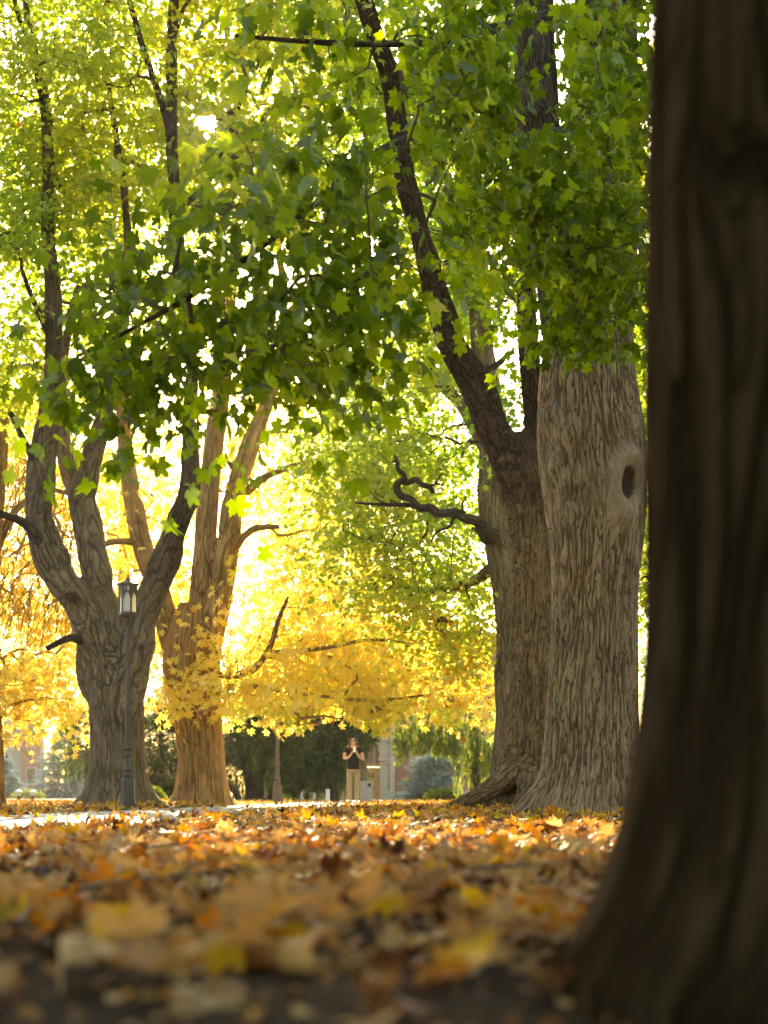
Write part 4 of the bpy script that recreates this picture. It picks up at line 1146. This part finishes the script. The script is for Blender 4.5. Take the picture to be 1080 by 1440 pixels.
# ------------------------------------------------------------------ woman with a phone
SKIN = plain('skin', (.55, .33, .22), .55, 0, .06)
TOPC = plain('black_cloth', (.008, .008, .011), .95, 0, .2, 40)
TROU = plain('khaki_cloth', (.30, .235, .15), .85, 0, .1, 30, .1)
HAIR = plain('brown_hair', (.10, .042, .018), .75, 0, .3, 30)
SHOE = plain('dark_leather', (.03, .025, .02), .5)
DARKG = plain('dark_glass', (.01, .01, .012), .15)


def skin(name, verts, edges, mat, parent, root=0, sub=2):
    me = bpy.data.meshes.new(name)
    me.from_pydata([v[:3] for v in verts], edges, [])
    o = bpy.data.objects.new(name, me); COL.objects.link(o)
    md = o.modifiers.new('skin', 'SKIN'); md.use_smooth_shade = True
    sv = me.skin_vertices[0].data if me.skin_vertices else None
    if sv is None:
        bm = bmesh.new(); bm.from_mesh(me); bm.verts.layers.skin.verify(); bm.to_mesh(me); bm.free(); sv = me.skin_vertices[0].data
    for i, v in enumerate(verts):
        sv[i].radius = (v[3], v[4] if len(v) > 4 else v[3]); sv[i].use_root = (i == root)
    s2 = o.modifiers.new('sub', 'SUBSURF'); s2.levels = sub; s2.render_levels = sub
    dg = bpy.context.evaluated_depsgraph_get()
    nm = bpy.data.meshes.new_from_object(o.evaluated_get(dg))
    bpy.data.objects.remove(o); 
    nm.materials.clear(); nm.materials.append(mat)
    nm.polygons.foreach_set('use_smooth', np.ones(len(nm.polygons), dtype=bool))
    return link(name, nm, parent)


wp = P(497, 1118, 34.2)
woman = empty('person', (wp[0], 34.2, -.01), 'person in black top, khaki trousers and sunglasses walking and looking at a phone', 'person')
bv = [(0, 0, .90, .13, .09), (0, 0, 1.06, .105, .08), (0, 0, 1.24, .125, .088), (0, .01, 1.375, .07, .06), (0, -.002, 1.43, .045, .045), (0, -.02, 1.50, .06, .072), (0, -.012, 1.59, .068, .085), (0, -.108, 1.515, .010, .010)]
be = [(0, 1), (1, 2), (2, 3), (3, 4), (4, 5), (5, 6), (5, 7)]


def chain(start, pts):
    i = start
    for p in pts:
        bv.append(p); be.append((i, len(bv) - 1)); i = len(bv) - 1
    return i


for s in (-1, 1):
    hz_, hx = (1.20, .0) if s < 0 else (1.245, .035)
    h = chain(3, [(s * .165, .01, 1.345, .05, .05), (s * .205, .01, 1.22, .043, .043), (s * .225 + (.02 if s > 0 else 0), -.005, 1.09 - .02 * s, .036, .036), (s * .13 + .01, -.14, 1.135 + .012 * s, .032, .032), (s * .05 + hx, -.235, hz_, .022, .022), (s * .032 + hx, -.262, hz_ + .03, .026, .018)])
    for k, (dx, L_) in enumerate(((-.012, .9), (-.004, 1.0), (.004, .95), (.012, .75))):
        chain(h, [(s * .026 + hx + dx * .8, -.285 - .006 * k, hz_ + .057, .009, .009), (s * .010 * L_ + hx, -.298 - .004 * k, hz_ + .071 - .012 * k, .007, .007)])
    chain(h, [(s * .016 + hx, -.268, hz_ + .053, .010, .010), (s * .010 + hx, -.272, hz_ + .077, .008, .008)])
for s, ky in ((-1, -.05), (1, .03)):
    chain(0, [(s * .085, 0, .84, .085, .085), (s * .085, ky, .47, .052, .055), (s * .08, ky * 1.6 + .03, .09, .032, .034), (s * .09, ky * 1.6 - .10, .03, .03, .022)])
skin('body', bv, be, SKIN, woman)
skin('top', [(0, 0, .97, .15, .10), (0, 0, .86, .152, .105), (0, 0, 1.08, .128, .095), (0, 0, 1.24, .145, .103), (0, .012, 1.335, .12, .075), (-.155, .012, 1.35, .056, .056), (-.205, .01, 1.235, .062, .058), (.155, .012, 1.35, .056, .056), (.205, .01, 1.235, .062, .058)],
     [(0, 1), (0, 2), (2, 3), (3, 4), (4, 5), (5, 6), (4, 7), (7, 8)], TOPC, woman)
skin('trousers', [(0, 0, .89, .145, .10), (-.088, 0, .80, .092, .092), (-.087, -.05, .47, .066, .068), (-.08, -.05, .11, .05, .052), (.088, 0, .80, .092, .092), (.087, .03, .47, .066, .068), (.08, .078, .11, .05, .052)],
     [(0, 1), (1, 2), (2, 3), (0, 4), (4, 5), (5, 6)], TROU, woman)
skin('hair', [(0, .025, 1.605, .068, .08), (0, .07, 1.52, .075, .06), (0, .085, 1.38, .085, .05), (0, .08, 1.29, .05, .03), (-.070, .0, 1.56, .024, .05), (-.085, -.01, 1.45, .034, .045), (-.105, -.035, 1.34, .034, .03), (-.09, -.05, 1.27, .014, .014),
              (.070, .0, 1.56, .024, .05), (.088, -.01, 1.45, .034, .045), (.112, -.03, 1.35, .034, .03), (.10, -.045, 1.27, .014, .014)],
     [(0, 1), (1, 2), (2, 3), (0, 4), (4, 5), (5, 6), (6, 7), (0, 8), (8, 9), (9, 10), (10, 11)], HAIR, woman)
mb = MB()
for s in (-1, 1):
    mb.lathe((s * .034, -.112, 1.548), [(.001, 0)], 3) if False else None
    V = [(s * .034 + .028 * math.cos(a), -.106 - .008 * math.cos(a * .5) ** 2, 1.548 + .022 * math.sin(a)) for a in np.linspace(0, 2 * math.pi, 14, endpoint=False)]
    mb.add(V + [(x, y + .012, z) for x, y, z in V], [tuple(range(14)), tuple(range(27, 13, -1))] + [(i, (i + 1) % 14, 14 + (i + 1) % 14, 14 + i) for i in range(14)])
    mb.bar((s * .06, -.1, 1.553), (s * .078, -.02, 1.553), .005)
mb.bar((-.02, -.112, 1.553), (.02, -.112, 1.553), .005)
mb.build('sunglasses', DARKG, woman)
MB().box((0, -.098, 1.478), (.045, .012, .012)).build('lips', plain('lips', (.42, .15, .12)), woman, bevel=.004)
for s, yy in ((-1, -.08), (1, .05)):
    MB().box((s * .083, yy - .03, .035), (.085, .25, .085), taper=.65).build('shoe', SHOE, woman, True, bevel=.015)
ph = empty('phone', (wp[0] + .03, 33.91, 1.275), 'pale phone held in both hands by the person in black', 'phone')
MB().box((0, 0, .03), (.07, .009, .145), rx=-.5).build('case', GLOW, ph, bevel=.003)
MB().box((0, .0095, .026), (.062, .003, .128), rx=-.5).build('screen', DARKG, ph)

# ------------------------------------------------------------------ litter bin behind her
AGG = plain('pebble_concrete', (.36, .32, .27), .85, 0, .45, 45, .5)
p = P(515, 1118, 43)
t = empty('litter_bin', (p[0], 43, -.02), 'round pebble concrete litter bin behind the person', 'litter bin')
MB().lathe((0, 0, 0), [(.195, 0), (.20, .015), (.20, .44), (.193, .455)], 24).build('drum', AGG, t, True)
MB().lathe((0, 0, .455), [(.187, 0), (.187, .02), (.203, .025), (.206, .035), (.206, .17), (.19, .195), (.10, .21), (.0, .215)], 24).build('lid', AGG, t, True)
MB().box((.10, -.185, .55), (.09, .04, .08), rz=.5).build('opening', DARKG, t)

# railing and posts just beyond
p = P(481, 1118, 42)
t = empty('railing', (p[0], 42, 0), 'dark thin metal railing left of the person', 'railing')
for i in range(4):
    MB().bar((-.24 + .16 * i, 0, -.02), (-.24 + .16 * i, 0, .62 - .05 * (3 - i)), .014).build('post', LAMP, t)
MB().bar((-.27, 0, .46), (.27, 0, .63), .018).build('rail', LAMP, t)
for i, (pxx, Y, h, lab) in enumerate(((461, 44, .40, 'short pale bollard below the dark conifer, nearest the railing'), (441, 52, .42, 'short pale bollard below the dark conifer, middle one'), (425, 58, .46, 'short pale bollard below the dark conifer, farthest left'))):
    p = P(pxx, 1118, Y)
    t = empty('bollard', (p[0], Y, 0), lab, 'bollard', 'pale bollards')
    MB().lathe((0, 0, 0), [(.08, -.05), (.08, .03), (.065, .05), (.065, h - .05)], 14).build('shaft', GLOW, t, True)
    MB().lathe((0, 0, h - .05), [(.075, 0), (.075, .02), (.05, .05), (.01, .06)], 14).build('cap', GLOW, t, True)

# ------------------------------------------------------------------ church
def brick_mat(name, a, b_, mort, sc=1.0):
    m, nt, out = new_mat(name); L = nt.links.new
    t = N(nt, 'ShaderNodeTexCoord'); mp = N(nt, 'ShaderNodeMapping'); mp.inputs['Rotation'].default_value = (math.pi / 2, 0, 0); L(t.outputs['Object'], mp.inputs[0])
    br = N(nt, 'ShaderNodeTexBrick'); br.inputs['Scale'].default_value = sc; br.inputs['Brick Width'].default_value = .24; br.inputs['Row Height'].default_value = .085; br.inputs['Mortar Size'].default_value = .010
    br.inputs['Color1'].default_value = (*a, 1); br.inputs['Color2'].default_value = (*b_, 1); br.inputs['Mortar'].default_value = (*mort, 1); br.inputs['Bias'].default_value = -.1
    L(mp.outputs[0], br.inputs['Vector'])
    b = N(nt, 'ShaderNodeBsdfPrincipled'); b.inputs['Roughness'].default_value = .9; L(br.outputs[0], b.inputs['Base Color'])
    bp = N(nt, 'ShaderNodeBump'); bp.inputs['Distance'].default_value = .01; bp.invert = True; L(br.outputs['Fac'], bp.inputs['Height']); L(bp.outputs[0], b.inputs['Normal'])
    L(b.outputs[0], out.inputs[0]); return m


BRICK = brick_mat('red_brick', (.40, .16, .12), (.30, .11, .085), (.42, .33, .28))
STONE = plain('pale_stone', (.50, .42, .34), .85, 0, .1, 3, .15)
GRAN = plain('grey_granite', (.42, .42, .42), .7, 0, .25, 20, .1)
TIMBER = plain('tan_timber', (.52, .31, .11), .6, 0, .15, 6)
YC = 72.0
k_ = YC / F
cx0 = (534 - CX) * k_                     # right door jamb
ch = empty('church', (cx0, YC, 0), 'red brick church with a pale stone arched doorway behind the person', 'building')
# wall to the right of the doorway, in two pieces round the small dark window
X = lambda q: (q - CX) * k_ - cx0
Z = lambda q: CH + (HZ - q) * k_
xa, xb, xc, xd, xe = X(556), X(584), X(589.5), X(640), X(720)
zt = Z(890)
mb = MB()
mb.box(((xa + xb) / 2, .2, zt / 2), (xb - xa, .4, zt)); mb.box(((xb + xc) / 2, .2, Z(1103) / 2), (xc - xb, .4, Z(1103))); mb.box(((xb + xc) / 2, .2, (zt + Z(1092)) / 2), (xc - xb, .4, zt - Z(1092)))
mb.box(((xc + xe) / 2, .2, zt / 2), (xe - xc, .4, zt))
mb.build('wall', BRICK, ch)
wl_ = X(430)
MB().box(((wl_ - 3 + X(455)) / 2, .2, zt / 2), (X(455) - wl_ + 3, .4, zt)).build('wall', BRICK, ch)
MB().box(((X(455) + xa) / 2, .2, (Z(985) + zt) / 2), (xa - X(455), .4, zt - Z(985))).build('wall', BRICK, ch)
win = MB().box(((xb + xc) / 2, .25, (Z(1103) + Z(1092)) / 2), (xc - xb, .05, Z(1092) - Z(1103))).build('window', DARKG, ch)
MB().box(((xa + xe) / 2, -.06, .15), (xe - xa, .12, .5)).build('plinth', STONE, ch, bevel=.02)
MB().box(((X(533.5) + X(556)) / 2, .32, zt / 2), (X(556) - X(533.5), .2, zt)).build('wall', STONE, ch)
# stone pier: blocks in courses
z = 0.0; i = 0
while z < Z(975):
    h = .5 if i % 2 else .62
    for (x0, x1, d) in ((X(534), X(547), .28), (X(547.3), X(555.7), .42)):
        MB().box(((x0 + x1) / 2, -.0 - d / 2 + .2, z + h / 2), (x1 - x0 - .012, d + .4, h - .012)).build('stone_block', STONE, ch, bevel=.012)
    z += h; i += 1
MB().box(((X(533) + X(547)) / 2, -.12, Z(1068)), (X(548) - X(532.4), .5, .22)).build('capital', STONE, ch, bevel=.03)
MB().box(((X(548) + X(557)) / 2, -.35, Z(1040)), (X(557.5) - X(547), .5, .3), rx=.4).build('buttress_cap', STONE, ch, bevel=.03)
MB().prism([(X(563), Z(1050)), (X(568), Z(1050)), (X(567), Z(1036)), (X(565), Z(1028)), (X(562.5), Z(1036))], -.25, -.002).build('label_stop', STONE, ch)
# arch orders
cxm = (X(455) + X(534)) / 2; half = (X(534) - X(455)) / 2
for j, (r0, r1, yd) in enumerate(((1.0, 1.10, .22), (1.10, 1.20, .10), (1.20, 1.31, -.04))):
    for k in range(16):
        a0, a1 = math.pi * k / 16 + .004, math.pi * (k + 1) / 16 - .004
        pts = [(cxm + half * r * math.cos(a), Z(1066) + half * 1.1 * r * math.sin(a)) for r, a in ((r0, a0), (r1, a0), (r1, a1), (r0, a1))]
        MB().prism(pts, yd - .02, yd + .3).build('arch_stone', STONE, ch)
# double timber doors with slots
for s, x0, x1 in ((0, X(455) + .02, cxm - .01), (1, cxm + .01, X(534) - .02)):
    d = bpy.data.objects.new('door', None); COL.objects.link(d); d.parent = ch
    zt_ = Z(1079); w = x1 - x0
    for a, b_ in ((.0, .14), (.86, 1.0)): MB().box((x0 + w * (a + b_) / 2, .32, zt_ / 2), (w * (b_ - a), .09, zt_)).build('stile', TIMBER, d)
    for z0_, z1_ in ((.0, .25), (.92, 1.08), (zt_ - .3, zt_)): MB().box((x0 + w / 2, .325, (z0_ + z1_) / 2), (w * .72, .07, z1_ - z0_)).build('rail', TIMBER, d)
    for k in range(6): MB().box((x0 + w * (.18 + .128 * k), .33, zt_ / 2), (.115, .06, zt_ - .1)).build('slat', TIMBER, d)
MB().box((cxm, .42, Z(1079) / 2), (2 * half, .04, Z(1079))).build('door_backing', DARKG, ch)
MB().box((cxm, .33, Z(1076)), (2 * half, .14, .16)).build('lintel', TIMBER, ch)
MB().box((cxm, .42, (Z(1074) + Z(985)) / 2), (2 * half + .6, .06, Z(985) - Z(1074))).build('tympanum', plain('brown_panel', (.22, .15, .11), .6), ch)
for k in range(5): MB().box((cxm - half + 2 * half * (k + .5) / 5, .36, (Z(1074) + Z(1000)) / 2), (.10, .06, Z(1000) - Z(1074))).build('mullion', TIMBER, ch)
# granite step blocks before it
st = empty('stone_planter', (P(572, 1118, 62)[0], 62, 0), 'low grey granite block wall before the church, left of the juniper', 'stone wall')
k6 = 62 / F; xx = (536 - 572) * k6; i = 0
while xx < (602 - 572) * k6:
    w = (.62, .38, .5, .44)[i % 4]
    for z0_, h in ((0, .22), (.22, .16)):
        MB().box((xx + w / 2, .0 + .004 * (i % 3), z0_ + h / 2), (w - .015, .5, h - .012)).build('stone_block', GRAN, st, bevel=.012)
    xx += w; i += 1

# brick hall at the far left
k_ = 120 / F
hl = empty('brick_hall', (P(40, 1118, 120)[0], 120, 0), 'distant red brick building at the far left beside the blue spruce', 'building')
MB().box(((44 - 40) * k_, .5, 3.4), ((62 - 33) * k_, 1, 7.4)).build('wall', BRICK, hl)
MB().box(((16 - 40) * k_, 3.5, 3.2), (40 * k_, 6, 7.0)).build('side_wing', plain('grey_render', (.33, .31, .31), .9), hl)
MB().box(((60 - 40) * k_, -.06, 3.3), (.3, .12, 7.2)).build('corner_pier', STONE, hl)
for z_ in (1.0, 4.2):
    f = MB().box(((44 - 40) * k_, -.03, z_ + .8), (.9, .06, 1.5)).build('window', STONE, hl)
    MB().box(((44 - 40) * k_, -.07, z_ + .8), (.72, .04, 1.3)).build('pane', DARKG, f)
MB().box(((44 - 40) * k_, .4, 7.25), ((66 - 31) * k_, 1.5, .3)).build('roof', STONE, hl)


# ------------------------------------------------------------------ conifers
def spray():
    V = [(-.04, 0, 0), (.04, 0, 0), (0, 1, -.12)]; Fc = [(0, 1, 2)]
    for k, y in enumerate((.12, .3, .48, .66)):
        for s in (-1, 1):
            o = len(V); L_ = .42 * (1 - y * .7)
            V += [(0, y, -.1 * y), (0, y + .09, -.1 * y), (s * L_, y + .8 * L_, -.05 - .15 * y)]
            Fc.append((o, o + 1, o + 2) if s > 0 else (o, o + 2, o + 1))
    return np.array(V, float), np.array(Fc)


SPRAY = spray()
STRIP = (np.array([(-.06, 0, 0), (.06, 0, 0), (.07, .45, 0), (-.07, .45, .02), (0, 1, 0), (.16, .3, .03), (-.16, .55, -.02)], float), np.array([(0, 1, 2), (0, 2, 3), (3, 2, 4), (1, 5, 2), (0, 3, 6)]))


def needles(root, name, pos, tip, nrm, size, tint, mat, tmpl):
    link(name, leaf_mesh(name, tmpl, pos, frames(tip, nrm), size, tint, mat, root.location), root, 'stuff')


def yew(pxc, Y, blobs, n, label, seed, trunks):
    p = P(pxc, 1118, Y)
    t = empty('yew_tree', (p[0], Y, 0), label, 'conifer', 'conifers in the background')
    for pts in trunks:
        limb_obj('trunk', px(pts, Y), BARK_LIMB, t, ds=.12, sides=10, rough=.12, seed=pts[0][0] * .1)
    c = ellipsoids(blobs)
    K = n // len(c)
    pos = (c[:, None] + R.normal(size=(len(c), K, 3)) * np.array((.55, .45, .17))).reshape(-1, 3)
    pos = pos[pos[:, 2] > .15]
    if pxc == 478:
        _, u, v = in_frame(pos); pos = pos[u < 500 + np.clip(1072 - v, -8, 70) * .8 + R.normal(size=len(u)) * 2.5]
    m = len(pos)
    out_ = pos - np.array((p[0], Y + .3, 1.6)); out_ /= np.linalg.norm(out_, axis=1)[:, None] + 1e-6
    tip = out_ * .9 + R.normal(size=(m, 3)) * .5; tip[:, 2] -= .45
    nrm = R.normal(size=(m, 3)) * .6; nrm[:, 2] += .8
    needles(t, 'foliage', pos, tip, nrm, R.uniform(.19, .38, m), np.clip(R.uniform(0, 1, m) * .8 + .2 * vnoise(pos * 1.3), 0, 1), YEW, SPRAY)
    return t


yew(365, 48, [(350, 1035, 48, 45, 34, 1.3, 60), (400, 1045, 48, 40, 45, 1.2, 60), (330, 1070, 48, 22, 30, 1, 22), (415, 1095, 48, 30, 24, 1, 26), (380, 1000, 48, 60, 30, 1.2, 40), (324, 1106, 49, 15, 20, .8, 16), (330, 1060, 49, 20, 20, .8, 14)], 8600, 'dull green yew with several bare stems, right of the golden chestnut', 1,
    [[(352, 1140, 22), (352, 1110, 16), (346, 1080, 13), (335, 1040, 9), (330, 1010, 5)], [(362, 1140, 18), (364, 1105, 14), (370, 1070, 11), (380, 1020, 7)], [(340, 1138, 12), (330, 1112, 9), (312, 1100, 6)], [(372, 1140, 14), (384, 1110, 9), (400, 1070, 6)]])
yew(478, 46, [(480, 1030, 46, 48, 42, 1.5, 90), (470, 1075, 46, 20, 30, 1.2, 40), (445, 1080, 46, 34, 30, 1.2, 44), (470, 990, 46, 60, 30, 1.3, 40), (510, 1012, 46, 20, 14, .8, 16)], 8400, 'large dark conifer mass directly behind the person', 2,
    [[(470, 1140, 16), (470, 1100, 13), (474, 1040, 9), (478, 980, 5)]])
yew(228, 50, [(225, 1055, 50, 36, 55, 1.4, 90), (215, 1105, 50, 26, 22, 1, 40), (240, 1000, 50, 40, 30, 1.2, 40)], 8000, 'grey green shrubby conifer seen between the two left trunks', 3, [[(228, 1140, 12), (228, 1090, 10), (226, 1030, 6)]])
yew(120, 62, [(124, 1055, 62, 18, 40, 1.2, 50), (112, 1010, 62, 24, 24, 1, 30)], 3400, 'olive conifer glimpsed left of the grey maple foot', 4, [[(122, 1138, 8), (122, 1080, 6), (122, 1040, 4)]])

# hanging conifer at the right
p = P(665, 1118, 50)
t = empty('weeping_cedar', (p[0], 50, 0), 'olive green conifer with hanging curtains of foliage left of the right trunks', 'conifer', 'conifers in the background')
cpts = px([(668, 1140, 18), (668, 1080, 15), (664, 1000, 12), (660, 900, 8)], 50)
limb_obj('trunk', cpts, BARK_LIMB, t, ds=.12, sides=10, seed=3)
pos = []
for i in range(300):
    bx, by = R.uniform(556, 712), R.uniform(985, 1045)
    by += 22 * ((bx - 640) / 80) ** 2
    if bx > 640: by += R.uniform(0, 50)
    q = P(bx, by, 50 + R.uniform(-1.2, 1.2))
    L_ = R.uniform(.5, 1.5)
    if bx < 640: L_ = min(L_, max(.15, (1046 + .35 * (bx - 556) * .5 + R.uniform(-8, 8) - by) * 50 / F))
    for k in range(22):
        f = k / 22
        pos.append(q + np.array((R.normal() * .05 + .08 * math.sin(f * 3 + i), R.normal() * .05, -L_ * f)))
pos = np.array(pos); pos = pos[pos[:, 2] > .1]; m_ = len(pos)
tip = R.normal(size=(m_, 3)) * .25; tip[:, 2] -= 1
needles(t, 'foliage', pos, tip, R.normal(size=(m_, 3)) + [0, -.6, 0], R.uniform(.12, .26, m_), np.clip(R.uniform(0, 1, m_), 0, 1), CEDAR, STRIP)


def spruce(pxc, Y, H, Rb, label, n):
    p = P(pxc, 1118, Y)
    t = empty('blue_spruce', (p[0], Y, -.05), label, 'conifer', 'blue spruces')
    z0 = -.05
    limb_obj('trunk', [(p[0], Y, z0, .11), (p[0], Y, z0 + H * .5, .06), (p[0], Y, z0 + H, .015)], BARK_LIMB, t, ds=.3, sides=9, seed=1)
    ps = []; tp = []
    tiers = int(H / .25)
    for k in range(tiers):
        f = k / tiers; z = z0 + .2 + f * (H - .3) + R.uniform(-.04, .04); rr = Rb * (1 - f) ** .85 * R.uniform(.85, 1.1) + .08
        nb = int(9 + 9 * (1 - f)); 
        for b_ in range(nb):
            a = R.uniform(0, 2 * math.pi); d = np.array((math.cos(a), math.sin(a), 0))
            L_ = rr * R.uniform(.75, 1.12)
            q = int(10 + 24 * L_ / max(Rb, .1))
            f2 = R.uniform(.15, 1, q)
            side = np.array((-d[1], d[0], 0)) * (R.normal(size=q) * .16 * L_ * f2)[:, None] * 1.2
            zz = z + R.uniform(-.04, .04) - .3 * L_ * f2 + .22 * L_ * f2 ** 3 + R.normal(size=q) * .03
            pt = np.array((p[0], Y, 0)) + d * (f2 * L_)[:, None] + side; pt[:, 2] = zz
            ps.append(pt); tp.append(d + side * 2 / L_ + R.normal(size=(q, 3)) * .45 + [0, 0, -.05])
    pos = np.vstack(ps); tip = np.vstack(tp); m = len(pos)
    nrm = R.normal(size=(m, 3)) * .5 + [0, 0, 1]
    needles(t, 'foliage', pos, tip, nrm, R.uniform(.18, .34, m) * (Rb / 1.1) ** .7, R.uniform(0, 1, m), SPRUCE, SPRAY)


spruce(610, 57, 3.3, 1.3, 'small blue spruce before the brick church wall at right', 0)
spruce(92, 98, 5.6, 2.6, 'blue spruce at the far left behind the tiny lamp post', 0)
spruce(2, 90, 3.4, 1.7, 'blue spruce cut off by the left picture edge', 0)
for (pxx, Y, sx, lab) in ((622, 54, 26, 'low spreading green juniper at the foot of the right blue spruce'), (40, 84, 26, 'low green shrub under the distant brick building'), (218, 40, 12, 'small leafy plant at the foot of the grey maple, right side')):
    p = P(pxx, 1118, Y); t = empty('low_shrub', (p[0], Y, -.02), lab, 'shrub', 'low shrubs')
    n = 1400
    d = R.normal(size=(n, 3)); d[:, 2] = np.abs(d[:, 2]); d /= np.linalg.norm(d, axis=1)[:, None]
    pos = np.array((p[0], Y, .02)) + d * R.uniform(.4, 1, n)[:, None] * np.array((sx * Y / F, .6, .42 * (Y / 54) ** .5))
    needles(t, 'foliage', pos, d + R.normal(size=(n, 3)) * .4, R.normal(size=(n, 3)) + [0, 0, .6], R.uniform(.1, .2, n), R.uniform(.3, 1, n), CEDAR, SPRAY)
    MB().bar((0, 0, -.05), (0, 0, .25), .03, 6, .015).build('stem', TWIG, t)

HAZE = 0.00016
if HAZE:
    m, nt, out = new_mat('haze')
    v_ = N(nt, 'ShaderNodeVolumePrincipled'); v_.inputs['Density'].default_value = HAZE; v_.inputs['Color'].default_value = (1, .93, .8, 1); v_.inputs['Anisotropy'].default_value = .78
    nt.links.new(v_.outputs[0], out.inputs['Volume'])
    hz = MB().box((0, 65, 14), (130, 160, 30.5)).build('haze', m); hz['kind'] = 'stuff'
